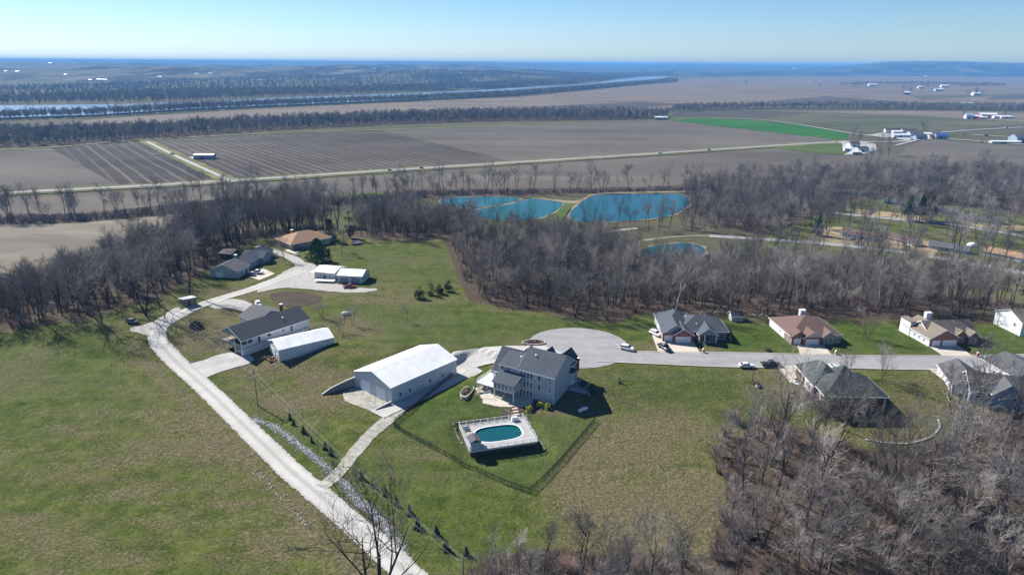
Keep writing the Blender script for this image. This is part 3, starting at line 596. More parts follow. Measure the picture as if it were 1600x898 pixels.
def joined(name,T,C,m1,m2):
    k=len(T[0]); me=bpy.data.meshes.new(name); me.from_pydata(T[0]+C[0],[],T[1]+[tuple(i+k for i in f) for f in C[1]])
    me.materials.append(m1); me.materials.append(m2); me.polygons.foreach_set('material_index',[0]*len(T[1])+[1]*len(C[1])); me.update(); return me
VAR=[]   # (trunk mesh, crown mesh, height)
TC=[]
specs=[(11,20,.32,1,1,.020,0,.32),(12,22,.27,1,1,.020,.05,.4),(13,18,.40,1,1,.020,-.05,.25),(14,21,.34,2,.8,.020,0,.3),(15,19,.30,1,1,.020,.08,.35),(16,17,.26,1,1,.018,0,.45),(17,23,.36,1,1,.02,-.04,.35),(18,16,.45,2,.8,.018,0,.2),(19,22,.20,1,1.1,.018,.02,.3),(20,15,.5,1,1,.02,-.06,.22),(21,18,.36,3,.6,.017,.05,.35),(22,24,.25,1,.8,.02,.1,.5)]
for i,(s,h,sp_,fk,de,tr,ln,lo) in enumerate(specs):
    T,C=bare_tree(s,h,sp_,fk,de,tr,ln,lo); TC.append((T,C,h))
    VAR.append((tmesh('trunk_mesh',T,M['bark'] if i%3 else M['bark_dark']),tmesh('crown_mesh',C,M['twig']),h))
CR_PALE=tmesh('crown_mesh',TC[6][1],M['twig_pale']); TK_PALE=tmesh('trunk_mesh',TC[6][0],M['bark_pale'])
CR_RED=tmesh('crown_mesh',TC[7][1],M['twig_red'])
TREESRC=bpy.data.collections.new('tree_kinds')
for i,(T,C,h) in enumerate(TC):
    o=bpy.data.objects.new('bare_tree_kind_%d'%i,joined('bare_tree_mesh',T,C,M['bark'] if i%3 else M['bark_dark'],M['twig'] if i!=5 else M['twig_pale'])); TREESRC.objects.link(o)
# brush: short many-stemmed shrubs
SHRUBSRC=bpy.data.collections.new('brush_kinds')
for i in range(3):
    T=([],[]);C=([],[]); rr=random.Random(40+i)
    for k in range(16):
        a0=rr.uniform(0,6.28); d=Vector((math.cos(a0)*rr.uniform(.2,.9),math.sin(a0)*rr.uniform(.2,.9),1)).normalized(); L=rr.uniform(1.6,3); q=Vector((rr.uniform(-.4,.4),rr.uniform(-.4,.4),-.1)); e=q+d*L
        seg(T[0],T[1],q,e,.035,.015,3)
        for j in range(7):
            t=rr.uniform(.25,1); pp=q.lerp(e,t); nd=(d+Vector((rr.uniform(-1,1),rr.uniform(-1,1),rr.uniform(-.3,.8)))).normalized(); ee=pp+nd*L*rr.uniform(.25,.5); seg(C[0],C[1],pp,ee,.018,.008,3)
            for _ in range(2): nd2=(nd+Vector((rr.uniform(-1,1),rr.uniform(-1,1),rr.uniform(-.6,1)))).normalized(); p3=pp.lerp(ee,rr.uniform(.4,1)); seg(C[0],C[1],p3,p3+nd2*.5,.011,.006,3)
    o=bpy.data.objects.new('brush_kind_%d'%i,joined('brush_mesh',T,C,M['bark'],(M['twig'],M['twig_pale'],M['twig_red'])[i])); SHRUBSRC.objects.link(o)
# far kinds: thicker twigs, fewer of them
FARSRC=bpy.data.collections.new('far_tree_kinds')
for i in range(4):
    T,C=bare_tree(60+i,17,.30,1,.5,.05,0,.2); FARSRC.objects.link(bpy.data.objects.new('far_tree_kind_%d'%i,joined('far_tree_mesh',T,C,M['bark'],M['twig'])))
def instanced(name,pts,src,label,cat,nk):
    P=np.array([p[:3] for p in pts],float); n=len(P)
    me=bpy.data.meshes.new(name); me.vertices.add(n); me.vertices.foreach_set('co',P.astype(np.float32).ravel())
    def attr(nm,ty,dat,fld='value'): a_=me.attributes.new(nm,ty,'POINT'); a_.data.foreach_set(fld,dat)
    attr('kind','INT',np.array([p[5]%nk for p in pts],np.int32)); attr('turn','FLOAT_VECTOR',np.array([(0,0,p[4]) for p in pts],np.float32).ravel(),'vector'); attr('size','FLOAT',np.array([p[3] for p in pts],np.float32))
    o=link(name,me); g=bpy.data.node_groups.new(name,'GeometryNodeTree'); g.interface.new_socket('Geometry',in_out='INPUT',socket_type='NodeSocketGeometry'); g.interface.new_socket('Geometry',in_out='OUTPUT',socket_type='NodeSocketGeometry')
    gi=g.nodes.new('NodeGroupInput'); go=g.nodes.new('NodeGroupOutput'); ci=g.nodes.new('GeometryNodeCollectionInfo'); ci.inputs['Collection'].default_value=src; ci.inputs['Separate Children'].default_value=True; ci.inputs['Reset Children'].default_value=True
    ip=g.nodes.new('GeometryNodeInstanceOnPoints'); ip.inputs['Pick Instance'].default_value=True
    m2p=g.nodes.new('GeometryNodeMeshToPoints')
    def na(nm,ty): q=g.nodes.new('GeometryNodeInputNamedAttribute'); q.data_type=ty; q.inputs[0].default_value=nm; return q.outputs[0]
    e2r=g.nodes.new('FunctionNodeEulerToRotation'); L=g.links.new
    L(gi.outputs[0],m2p.inputs[0]); L(m2p.outputs[0],ip.inputs['Points']); L(ci.outputs[0],ip.inputs['Instance']); L(na('kind','INT'),ip.inputs['Instance Index']); L(na('turn','FLOAT_VECTOR'),e2r.inputs[0]); L(e2r.outputs[0],ip.inputs['Rotation']); L(na('size','FLOAT'),ip.inputs['Scale']); L(ip.outputs[0],go.inputs[0])
    md=o.modifiers.new('trees','NODES'); md.node_group=g; tag(o,label,cat,kind='stuff'); return o
def scatter(P,spacing,seed,keep=1.0,avoid=()):
    rr=np.random.RandomState(seed); P=np.array([q[:2] for q in P]); x0,y0=P.min(0); x1,y1=P.max(0)
    X,Y=np.meshgrid(np.arange(x0,x1,spacing),np.arange(y0,y1,spacing)); X=X.ravel()+rr.uniform(-.48,.48,X.size)*spacing; Y=Y.ravel()+rr.uniform(-.48,.48,Y.size)*spacing
    k=inpoly(P,X,Y)&(rr.rand(X.size)<keep)
    for A in avoid: k&=~inpoly(A,X,Y)
    th=np.arctan2(X,Y); k&=(np.abs(th)<R(44))&(Y>20)
    return list(zip(X[k],Y[k]))
pondhole=W([(990,376),(1100,372),(1125,395),(1120,425),(1010,425),(985,400)]); pondbig=[flat(x,y,zp)[:2] for x,y in [(665,305),(800,303),(1085,298),(1095,320),(1070,342),(1000,350),(900,352),(800,350),(720,345),(680,328)]]
def hedge_road(P,c,wd):  # distance test to a polyline
    C=[Vector(q[:2]) for q in c]
    def ok(x,y):
        p_=Vector((x,y))
        for i in range(len(C)-1):
            ab=C[i+1]-C[i]; t=max(0,min(1,(p_-C[i]).dot(ab)/ab.length_squared))
            if (p_-C[i]-ab*t).length<wd: return False
        return True
    return [q for q in P if ok(*q)]
vst1=W([(995,362),(1108,369),(1190,374),(1285,381),(1400,393),(1500,410),(1620,431)]); vst2=W([(1300,333),(1400,343),(1500,353),(1640,377)])
ALL=[]  # (x,y,z,scale,rot,kind,wood)
def put(P,wd,s0,s1,seed,kinds=12):
    rr=random.Random(seed)
    for x,y in P: ALL.append((x,y,gz(x,y)-.1,rr.uniform(s0,s1),rr.uniform(0,6.283),rr.randrange(kinds),wd))
put(hedge_road(scatter(WOOD_MID,6.3,1,.9,(pondhole,pondbig)),vst1,6),'mid',.5,.9,1)
put(scatter(WOOD_LEFT,5.9,2,.9),'left',.7,1.1,2)
ALL=[(x,y,z,s_*(.5+.5*min(1,max(0,(x+215)/75))) if w_=='left' else s_,r_,k_,w_) for x,y,z,s_,r_,k_,w_ in ALL]
put(hedge_road(scatter(WOOD_NE,7.6,3,.9),vst2,6),'ne',.55,.95,3)
put(scatter(WOOD_SE,7.3,4,.85),'se',.55,1.1,4)
put(scatter(WOOD_S,5.6,5,.85),'south',.45,.62,5)
put(scatter(POND_FRONT,8,66,.62),'mid',.55,.9,66)
put(scatter(LEVEE,8.5,6,.50),'levee',.55,1.15,6)
put(hedge_road(hedge_road(scatter(SPARSE_NE,13.5,7,.72),vst1,5),vst2,5),'valley',.7,1.1,7)
CLEAR=[]   # filled with footprints so that no trunk stands in a building
GROUPS={'mid':('bare trees of the wood behind the cul-de-sac','leafless grey tree in the wood between the lawns and the ponds'),
 'left':('bare trees of the wood behind the pasture','leafless dark tree in the wood on the left behind the pasture'),
 'ne':('bare trees of the wood beyond the valley houses','leafless tree in the wood beyond the straw-coloured yards'),
 'se':('bare trees of the wood at the lower right','leafless tree in the lower right wood below the curved retaining wall'),
 'south':('bare trees along the lower edge','leafless tree in the thicket at the bottom centre below the lawn'),
 'levee':('bare trees in the row by the stubble field','leafless tree in the ragged row between the stubble field and highway'),
 'valley':('bare trees among the valley houses','leafless tree standing among the valley houses and their streets')}
FOOT=[]
def claim(pts,m=1.5): FOOT.append((pts,m))
LM={'mid':[(700,'behind the far lawn with the cedars'),(800,'beside the four cedars'),(900,'above the open lawn'),(1000,'up the slope from the cul-de-sac'),(1090,'behind the porch house'),(1190,'behind the little gambrel shed'),(1300,'behind the brown roofed house'),(1420,'behind the lawn between brown and tan roofs'),(1530,'behind the tan roofed house'),(9999,'at the right edge behind the green lawn')],
'left':[(60,'at the left edge behind the pasture'),(130,'behind the far left pasture corner'),(190,'near the dark corner of the pasture'),(250,'above the grey gravel patch'),(320,'behind the plank lean-to shed'),(400,'behind the long grey blue house'),(480,'behind the hipped house'),(9999,'behind the far lawn and trampoline')],
'se':[(1200,'beside the tan grass slope'),(1290,'left below the dark green roofed house'),(1380,'straight below the dark green roofed house'),(1470,'below the curved retaining wall'),(1540,'right of the curved retaining wall'),(9999,'at the right edge of the lower wood')],
'ne':[(1200,'right of the big pond'),(1350,'behind the straw yards'),(1480,'behind the tall pines'),(9999,'at the right end of the valley')],
'south':[(860,'left under the fence corner'),(990,'in the middle of the bottom edge'),(9999,'next to the tan grass at the bottom')],
'levee':[(150,'at the left edge by the stubble field'),(330,'by the end of the stubble field'),(600,'behind the left wood'),(9999,'near the ponds')],
'valley':[(1330,'by the leftmost valley house'),(1450,'in the straw yards'),(9999,'at the right valley houses')]}
def where_label(t):
    px=proj(t[:3])[0]; wh=[l for b_,l in LM[t[6]] if px<b_][0]; s_=t[3]; q='low' if s_<.6 else ('middle sized' if s_<.8 else 'tall')
    d=proj(t[:3])[1]; kind=('open crowned','narrow','broad crowned','forked','slender','pale twigged','large crowned','spreading','upright columnar','low domed','three stemmed','high branching')[t[5]%12]
    return '%s %s bare tree %s'%(q,kind,wh)
def finish_trees():
    X=np.array([t[0] for t in ALL]); Y=np.array([t[1] for t in ALL]); ok=np.ones(len(ALL),bool)
    for P,m_ in FOOT:
        d,i=polydist(P,X,Y); ok&=~(i|(d<m_))
    T=[t for t,k in zip(ALL,ok) if k]
    sc_=[]
    for i,t in enumerate(T):
        pb=proj(t[:3]); h=TC[t[5]%12][2]*t[3]; pt=proj((t[0],t[1],t[2]+h)); vis=(-20<pb[0]<1620 and pt[1]<890 and pb[2]>0)
        sc_.append((h/pb[2]*(1 if vis else .0)*(1.3 if pt[1]>500 or t[6] in('levee','valley') else 1),i))
    sc_.sort(reverse=True); one=set(i for s_,i in sc_[:290] if s_>0)
    rest=[]
    for i,t in enumerate(T):
        if i in one:
            g,l=GROUPS[t[6]]; l=where_label(t); pale=t[6] in('se','mid') and t[5]%12==6 and (i%3==0); th=bare_thing(t[0],t[1],t[3],t[4],t[5]%12,('white barked '+l) if pale else l,g,z=t[2],trunk=TK_PALE if pale else None)
        else: rest.append(t)
    instanced('woodland',rest,TREESRC,'mass of grey leafless woodland filling the slopes and the valley','woodland',12)
def bare_thing(x,y,s_,rz,k,label,group=None,z=None,crown=None,trunk=None,name='bare_tree'):
    t=empty(name,(x,y,gz(x,y)-.1 if z is None else z),rz,label,'tree',group); t.scale=(s_,s_,s_)
    link('trunk',trunk or VAR[k][0],t); link('crown',crown or VAR[k][1],t); return t
# brush
br=[]
rr=random.Random(9)
for P,sp_,kp,s0,s1 in ((WOOD_SE,3.4,.7,.4,1.1),(WOOD_S,2.4,.8,.6,1.5),(WOOD_MID,4.6,.6,.6,1.5),(WOOD_LEFT,4.2,.6,.6,1.5),(LEVEE,3.2,.8,.7,1.6),(WOOD_NE,7,.5,.8,1.6)):
    for x,y in scatter(P,sp_,int(sp_*100),kp,(pondbig,pondhole)):
        br.append((x,y,gz(x,y)-.05,rr.uniform(s0,s1),rr.uniform(0,6.28),rr.randrange(3)))
edge=W([(1150,655),(1120,700),(1128,760),(1135,820),(1120,880)])
for i in range(len(edge)-1):
    for _ in range(12):
        t=rr.random(); x=edge[i][0]*(1-t)+edge[i+1][0]*t+rr.uniform(-1,6); y=edge[i][1]*(1-t)+edge[i+1][1]*t+rr.uniform(-2,2)
        br.append((x,y,gz(x,y),rr.uniform(.6,1.5),rr.uniform(0,6.28),rr.randrange(1,3)))
instanced('underbrush',br,SHRUBSRC,'tangled leafless underbrush on the woodland floor and edges','underbrush',3)
# far woods along the fields and the river
far=[]
for P,sp_,kp,s0,s1,sd_ in ((BELT,9,.9,.75,1.15,1),(BELT2,9,.85,.7,1.0,2),(BANKN,8.5,.9,.75,1.1,3),(BANKF,17,.85,.8,1.15,4)):
    for x,y in scatter(P,sp_,100+sd_,kp):
        far.append((x,y,(gz(x,y) if y<2500 else float(PLAIN))+.1,rr.uniform(s0,s1),rr.uniform(0,6.28),rr.randrange(4)))
def zf(x,y): return float(height(np.array([x]),np.array([y]))[0])
for x,y in scatter(W([(-60,157),(300,142),(700,134),(1050,117),(1060,113),(700,124),(300,130),(-60,140)]),34,120,.8): far.append((x,y,zf(x,y),rr.uniform(.8,1.25),rr.uniform(0,6.28),rr.randrange(4)))
for x,y in scatter(fpoly([(1090,122),(1300,117.5),(1600,119),(1700,118),(1700,115),(1300,114),(1090,117)]),60,121,.8): far.append((x,y,zf(x,y),rr.uniform(1.0,1.7),rr.uniform(0,6.28),rr.randrange(4)))
for P in (fpoly([(1310,134),(1430,133),(1560,135),(1560,133.2),(1430,131),(1310,132.4)]),fpoly([(1500,137),(1570,135),(1570,133.6),(1500,135.4)])):
    for x,y in scatter(P,22,int(P[0][0]),.8): far.append((x,y,PLAIN,rr.uniform(.7,1.1),rr.uniform(0,6.28),rr.randrange(4)))
instanced('riverside_woods',far,FARSRC,'hazy belts of leafless trees along the fields and the river','woodland',4)
print('trees',len(ALL),'brush',len(br),'far',len(far))
# ------------------------------------------------------------------ building kit
CACHE={}
FACE={'F':0,'R':R(90),'B':R(180),'L':R(-90)}
def child(name,me,t,loc=(0,0,0),rz=0):
    o=link(name,me,t); o.location=loc; o.rotation_euler=(0,0,rz); return o
def win(t,x,y,z,w=.9,h=1.3,f='F',name='window',mull=True):
    k=('w',round(w,2),round(h,2))
    if k not in CACHE:
        b=MB(); e=.09
        b.box(-w/2-e,-.05,-h/2-e,-w/2,.06,h/2+e).box(w/2,-.05,-h/2-e,w/2+e,.06,h/2+e).box(-w/2,-.05,h/2,w/2,.06,h/2+e).box(-w/2,-.07,-h/2-e,w/2,.06,-h/2)
        if h>.9: b.box(-w/2,-.03,-.035,w/2,.05,.035)
        CACHE[k]=(b.mesh('window_mesh',M['trim']),MB().box(-w/2,.0,-h/2,w/2,.045,h/2).mesh('pane_mesh',M['glass']))
    o=child(name,CACHE[k][0],t,(x,y,z),FACE[f]); child('pane',CACHE[k][1],o); return o
def gdoor(t,x,y,z0,w,h,f='F',m='garage'):
    k=('g',w,h,m)
    if k not in CACHE:
        b=MB()
        for i in range(4): b.box(-w/2,-.04,h*i/4+.015,w/2,.05,h*(i+1)/4-.015)
        c=MB(); c.box(-w/2-.12,-.07,0,-w/2,.05,h+.14).box(w/2,-.07,0,w/2+.12,.05,h+.14).box(-w/2,-.07,h,w/2,.05,h+.14)
        CACHE[k]=(b.mesh('garage_door_mesh',M[m]),c.mesh('door_frame_mesh',M['trim']))
    o=child('garage_door',CACHE[k][0],t,(x,y,z0),FACE[f]); child('frame',CACHE[k][1],o); return o
def door(t,x,y,z0,f='F',m='trim',w=.95,h=2.05):
    k=('d',m,w,h)
    if k not in CACHE:
        b=MB(); b.box(-w/2,-.05,0,w/2,.05,h); c=MB(); c.box(w/2-.16,-.1,.95,w/2-.08,-.05,1.1)
        CACHE[k]=(b.mesh('door_mesh',M[m]),c.mesh('handle_mesh',M['steel']))
    o=child('door',CACHE[k][0],t,(x,y,z0),FACE[f]); child('handle',CACHE[k][1],o); return o
def gable(t,x0,x1,y0,y1,z0,ze,rise,ax,wm,rm,o=.45,th=.2,og=.4,trim=True):
    wm_=M[wm]; rm_=M[rm]
    u0,u1,a0,a1=(y0,y1,x0,x1) if ax=='x' else (x0,x1,y0,y1)
    um=(u0+u1)/2; s=rise/(um-u0); zr=ze+rise
    MB().prism([(u0,z0),(u1,z0),(u1,ze),(um,zr),(u0,ze)],a0,a1,ax).build('wall',wm_,t)
    g=.02
    MB().prism([(u0-o,ze-o*s+g),(um,zr+g),(u1+o,ze-o*s+g),(u1+o,ze-o*s+g+th),(um,zr+g+th),(u0-o,ze-o*s+g+th)],a0-og,a1+og,ax).build('roof',rm_,t)
    if trim:
        b=MB()
        for a in (a0-og-.04,a1+og):
            b.prism([(u0-o,ze-o*s-.06),(um,zr-.06),(u1+o,ze-o*s-.06),(u1+o,ze-o*s+g+th-.03),(um,zr+g+th-.03),(u0-o,ze-o*s+g+th-.03)],a,a+.04,ax)
        for u in (u0-o-.04,u1+o):
            if ax=='x': b.box(a0-og,u,ze-o*s-.02,a1+og,u+.04,ze-o*s+.19)
            else: b.box(u,a0-og,ze-o*s-.02,u+.04,a1+og,ze-o*s+.19)
        b.build('trim',M['trim'],t)
def hip(t,x0,x1,y0,y1,z0,ze,rise,wm,rm,o=.5,wall=True):
    if wall: MB().box(x0,y0,z0,x1,y1,ze).build('wall',M[wm],t)
    X0,X1,Y0,Y1=x0-o,x1+o,y0-o,y1+o; w=X1-X0; d=Y1-Y0
    if w>=d: r0=((X0+d/2),(Y0+Y1)/2); r1=((X1-d/2),(Y0+Y1)/2)
    else: r0=((X0+X1)/2,Y0+w/2); r1=((X0+X1)/2,Y1-w/2)
    b=MB(); e=ze+.02; f=ze+.2
    vs=[(X0,Y0,e),(X1,Y0,e),(X1,Y1,e),(X0,Y1,e),(X0,Y0,f),(X1,Y0,f),(X1,Y1,f),(X0,Y1,f),(r0[0],r0[1],f+rise),(r1[0],r1[1],f+rise)]
    if w>=d: fs=[(4,5,9,8),(5,6,9),(6,7,8,9),(7,4,8)]
    else: fs=[(4,5,8),(5,6,9,8),(6,7,9),(7,4,8,9)]
    b.add(vs,[(0,3,2,1),(0,1,5,4),(1,2,6,5),(2,3,7,6),(3,0,4,7)]+fs); b.build('roof',M[rm],t)
    MB().box(X0-.03,Y0-.05,ze-.02,X1+.03,Y0-.005,ze+.19).box(X0-.03,Y1+.005,ze-.02,X1+.03,Y1+.05,ze+.19).box(X0-.05,Y0,ze-.02,X0-.005,Y1,ze+.19).box(X1+.005,Y0,ze-.02,X1+.05,Y1,ze+.19).build('gutter',M['trim'],t)
def frame(name,label,cat,A,B,z=None,group=None,foot=None,dz=0,ang=None,org=None):
    a0=at(*A); b0=at(*B); d=b0-a0; th=math.atan2(d.y,d.x) if ang is None else ang
    o=org if org else a0; zz=(min(a0.z,b0.z) if z is None else z)+dz
    t=empty(name,(o.x,o.y,zz),th,label,cat,group); L=math.hypot(d.x,d.y)
    return t,L
def foot(t,x0,x1,y0,y1,m=2.0):
    c,s=math.cos(t.rotation_euler.z),math.sin(t.rotation_euler.z)
    claim([(t.location.x+c*x-s*y,t.location.y+s*x+c*y) for x,y in ((x0,y0),(x1,y0),(x1,y1),(x0,y1))],m)
def loc2(t,x,y,z=0):
    c,s=math.cos(t.rotation_euler.z),math.sin(t.rotation_euler.z); return Vector((t.location.x+c*x-s*y,t.location.y+s*x+c*y,t.location.z+z))
def chimney(t,x,y,z0,z1,m='brick',w=.9):
    c=MB().box(x-w/2,y-w/2,z0,x+w/2,y+w/2,z1).build('chimney',M[m],t); MB().box(x-w/2-.1,y-w/2-.1,z1,x+w/2+.1,y+w/2+.1,z1+.15).build('cap',M['trim'],c)
def vent(t,x,y,z): MB().tube((x,y,z-.5),(x,y,z+.35),.09,n=8).box(x-.22,y-.22,z+.35,x+.22,y+.22,z+.45).build('roof_vent',M['trim'],t)
def rail(t,pts,h=1.0,post=.1,sp=1.8,m='trim',bal=.14,name='railing',gap0=0):
    # posts are parts, the two rails and the balusters follow
    P=[Vector(p) for p in pts]; r=MB(); bb=MB(); posts=[]
    for i in range(len(P)-1):
        a0,b0=P[i],P[i+1]; L=(b0-a0).length; n=max(1,round(L/sp)); d=(b0-a0).normalized()
        for k in range(n+(1 if i==len(P)-2 else 0)): posts.append(a0+(b0-a0)*k/n)
        for zz in (h*.97,.12): r.tube(a0+Vector((0,0,zz)),b0+Vector((0,0,zz)),.035,n=4)
        k=1
        while bal and k*bal<L: q=a0+d*k*bal; bb.tube(q+Vector((0,0,.12)),q+Vector((0,0,h*.97)),.014,n=3,caps=False); k+=1
    pm=CACHE.setdefault(('post',m,h,post),MB().box(-post/2,-post/2,-.1,post/2,post/2,h+.06).mesh('post_mesh',M[m]))
    for q in posts: child('post',pm,t,q)
    r.build('rail',M[m],t)
    if bb.v: tag(bb.build('baluster',M[m],t),kind='stuff')

# ------------------------------------------------------------------ large grey house
def big_house():
    B_=flat(864.5,634,-3.3); th=R(-31); u=Vector((math.cos(th),math.sin(th),0)); L=20; o=B_-u*L
    t=empty('large_house',(o.x,o.y,-3.3),th,'large pale grey three level house with slate roof and windowed sunroom above the fenced pool','house'); foot(t,-3,22,-6,18)
    gable(t,9,20,0,13,-1.5,8.3,4.1,'x','grey_wall','roof_slate')
    gable(t,0,8.98,1,12,-1.5,5.7,5.0,'x','grey_wall','roof_slate')
    MB().prism([(.02,2),(6.4,2),(6.4,10.2),(.02,8.3)],3,8.97,'x').build('wall',M['grey_wall'],t)
    MB().prism([(-.45,8.22),(6.4,10.35),(6.4,10.55),(-.45,8.42)],2.6,8.97,'x').build('roof',M['roof_slate'],t)
    MB().box(2.6,-.5,8.2,20.4,-.46,8.4).build('gutter',M['trim'],t)
    gable(t,15,19.9,10,15,-1,8.31,2.7,'y','blue_wall','roof_slate'); gable(t,10.2,13.2,10,14.2,-1,8.3,2.0,'y','blue_wall','roof_slate',trim=False)
    gable(t,2,8,8,14,-1,5.71,3.4,'y','grey_wall','roof_slate',trim=False)
    for z in (7.05,4.35,1.65):
        for x in (9.9,10.95,12.0,13.05): win(t,x,-.03,z,.72,1.45)
    for x,z in ((15.5,7.05),(15.5,4.35),(18.8,7.05),(18.8,4.35),(17.2,1.65),(3.7,7.2),(5.7,7.2),(8.0,1.6)): win(t,x,0 if x>9 else -.02,z,.8,1.4)
    win(t,1.2,1,4.2,.8,1.3); win(t,-.02,6,4.0,.8,1.3,'L'); win(t,20.03,5,1.6,.7,1.6,'R'); win(t,20.03,10.8,4.7,.8,1.2,'R'); door(t,20.03,10.4,.4,'R','trim')
    # side entry canopy
    MB().prism([(8.9,6.3),(10.4,7.4),(11.9,6.3)],20.02,21.2,'x').build('canopy',M['roof_dark'],t); MB().box(21.0,9.0,3.2,21.15,9.15,6.3).box(21.0,11.6,3.2,21.15,11.75,6.3).box(20.02,9,3.0,21.2,11.8,3.2).build('balcony',M['trim'],t)
    MB().box(19.92,-.06,-.5,20.06,.1,8.2).build('corner_trim',M['trim'],t)
    # sunroom on posts
    MB().box(3.6,-4.6,2.7,10.2,-.02,5.2).build('sunroom_wall',M['grey_wall'],t)
    MB().prism([(-5.1,5.05),(-.02,6.7),(-.02,6.9),(-5.1,5.25)],3.2,10.6,'x').build('sunroom_roof',M['roof_slate'],t)
    for x in (4.3,5.5,6.7,7.9,9.2): win(t,x,-4.6,4.05,.75,1.35)
    for y in (-3.9,-2.9,-1.9,-.9): win(t,10.2,y,4.05,.65,1.35,'R')
    for x in (3.8,10.0): MB().box(x-.12,-4.5,-.6,x+.12,-4.26,2.7).build('post',M['trim'],t)
    # deck
    d=MB().box(-2.8,-3.6,2.45,3.58,4,2.68).build('deck',M['trim'],t)
    rail(t,[(3.4,-3.5,2.68),(-2.7,-3.5,2.68),(-2.7,3.9,2.68)],1.0)
    for x,y in ((-2.5,-3.3),(.6,-3.3),(-2.5,0),(-2.5,3.6)): MB().box(x-.1,y-.1,-.6,x+.1,y+.1,2.45).build('post',M['trim'],t)
    s=MB()
    for i in range(12): s.box(-.2-1.3,-3.65-.27*(i+1),2.4-.22*i,-.2,-3.65-.27*i,2.46-.22*i)
    s.build('stairs',M['wood'],t); rail(t,[(3.0,-5.2,1.6),(1.0,-7.2,.2)],.9,bal=0)
    vent(t,12,4.2,11.3); vent(t,7.5,3.9,9.9); chimney(t,20.4,14,5,8.9,'brick',.5)
    return t
BH=big_house()
P_=[loc2(BH,x,y) for x,y in ((2,-7.5),(3,-9),(8,-8),(13,-5.5),(15,-3),(14,0),(0,0),(-3,-4))]
drape('patio',[(p.x,p.y) for p in P_],M['drive'],.16,step=2)
bedp=[loc2(BH,x,y) for x,y in ((9.5,-9.5),(12,-5.8),(15.3,-3),(15.2,-.1),(19.9,-.1),(20.2,-2.4),(17,-4.5),(14.5,-6),(13,-9.5),(11,-12.5))]
drape('mulch_bed',[(p.x,p.y) for p in bedp],M['mulch'],.13,step=1,rag=.15)
patio2=[loc2(BH,x,y) for x,y in ((20.3,8),(26,9),(26.5,12),(24,14),(20.3,14))]; drape('patio',[(p.x,p.y) for p in patio2],M['drive_grey'],.16,step=2)

# ------------------------------------------------------------------ metal barns
def metal_barn():
    t=empty('metal_barn',(_A.x,_A.y,-3.6),math.atan2(_u.y,_u.x),'large white metal barn with two overhead doors beside the sloping driveway','barn'); foot(t,-1,20,-8,27)
    Wd=(_B-_A).length; L=25.0
    gable(t,0,Wd,0,L,0,4.9,2.5,'y','metal_wall','metal_roof',.25,.12,.25)
    gdoor(t,Wd*.30,-.02,.05,3.6,3.4); gdoor(t,Wd*.72,-.02,.05,3.6,3.4)
    for y in (3.2,6.6,14.3,19.2): win(t,Wd+.02,y,1.75,.9,1.15,'R')
    door(t,Wd+.02,23.3,.1,'R'); MB().box(Wd+.01,0-.05,0,Wd+.09,.06,4.8).build('corner_trim',M['trim'],t); MB().box(-.06,-.06,0,.06,.0,4.8).build('corner_trim',M['trim'],t)
    MB().box(Wd*.51-.1,-.12,3.1,Wd*.51+.1,-.02,3.4).build('wall_lamp',M['steel'],t)
    return t,Wd
BARN,BW=metal_barn()
def rwall(label,P,z0,tops,th=.35,name='retaining_wall',m='wallblock',cap=None):
    t=empty(name,(P[0][0],P[0][1],z0),0,label,'wall'); V=[]
    b=MB(); c=MB()
    for i in range(len(P)-1):
        a0=Vector(P[i][:2]); b0=Vector(P[i+1][:2]); d=(b0-a0).normalized(); n=Vector((-d.y,d.x))*th/2; O=Vector(P[0][:2])
        q=[a0-n-O,b0-n-O,b0+n-O,a0+n-O]; h=[tops[i]-z0,tops[i+1]-z0,tops[i+1]-z0,tops[i]-z0]; lo=-1.2
        b.add([(p.x,p.y,lo) for p in q]+[(p.x,p.y,hh) for p,hh in zip(q,h)],[(0,3,2,1),(4,5,6,7),(0,1,5,4),(1,2,6,5),(2,3,7,6),(3,0,4,7)])
        n2=n*1.25; q=[a0-n2-O-d*.02,b0-n2-O+d*.02,b0+n2-O+d*.02,a0+n2-O-d*.02]
        c.add([(p.x,p.y,hh+.005) for p,hh in zip(q,h)]+[(p.x,p.y,hh+.11) for p,hh in zip(q,h)],[(0,3,2,1),(4,5,6,7),(0,1,5,4),(1,2,6,5),(2,3,7,6),(3,0,4,7)])
    b.build('face',M[m],t); c.build('capstone',M[cap or 'concrete'],t); return t
def L2(t,pts): return [tuple(loc2(t,*p)[:2]) for p in pts]
rwall('dark block retaining wall running downhill from the left front corner of the large metal barn',L2(BARN,[(-.35,.2),(-1.2,-3),(-2.2,-7),(-2.9,-9.4)]),-3.6,[-.7,-1.2,-2.2,-3.4])
rwall('short block wall stub at the right front corner of the large metal barn',L2(BARN,[(BW+.2,-.3),(BW-.1,-2.2),(BW-.5,-5.2)]),-3.6,[-2.6,-2.9,-3.3])
rwall('curved retaining wall behind the large metal barn along the upper driveway',[tuple(flat(x,y,-2)[:2]) for x,y in ((690,554),(705,550),(725,549),(745,549),(762,547))],-3.0,[-.3,-.2,-.35,-.5,-.9])
rwall('low dark strip standing in for the shadow of a small drop along the apron',L2(BARN,[(20.6,-6.5),(20.7,4),(20.7,15),(20.6,23)]),-3.6,[-3.5,-3.42,-3.36,-3.3],.25,cap='wallblock')  # not a retaining wall; added dark blocks imitate the shadow of a small drop
def low_barn():
    t,L=frame('metal_shed','low white metal shed standing beside the ranch house with the deck','shed',(437,565),(522,536)); foot(t,-1,L+1,-1,11)
    D=9.6; gable(t,0,L,0,D,-1,3.8,1.7,'x','metal_wall','metal_roof',.2,.1,.2)
    gdoor(t,-.02,5.6,0,3.4,2.7,'L'); win(t,-.02,2.1,1.5,.7,.8,'L'); win(t,-.02,1.2,1.5,.5,.7,'L')
    return t
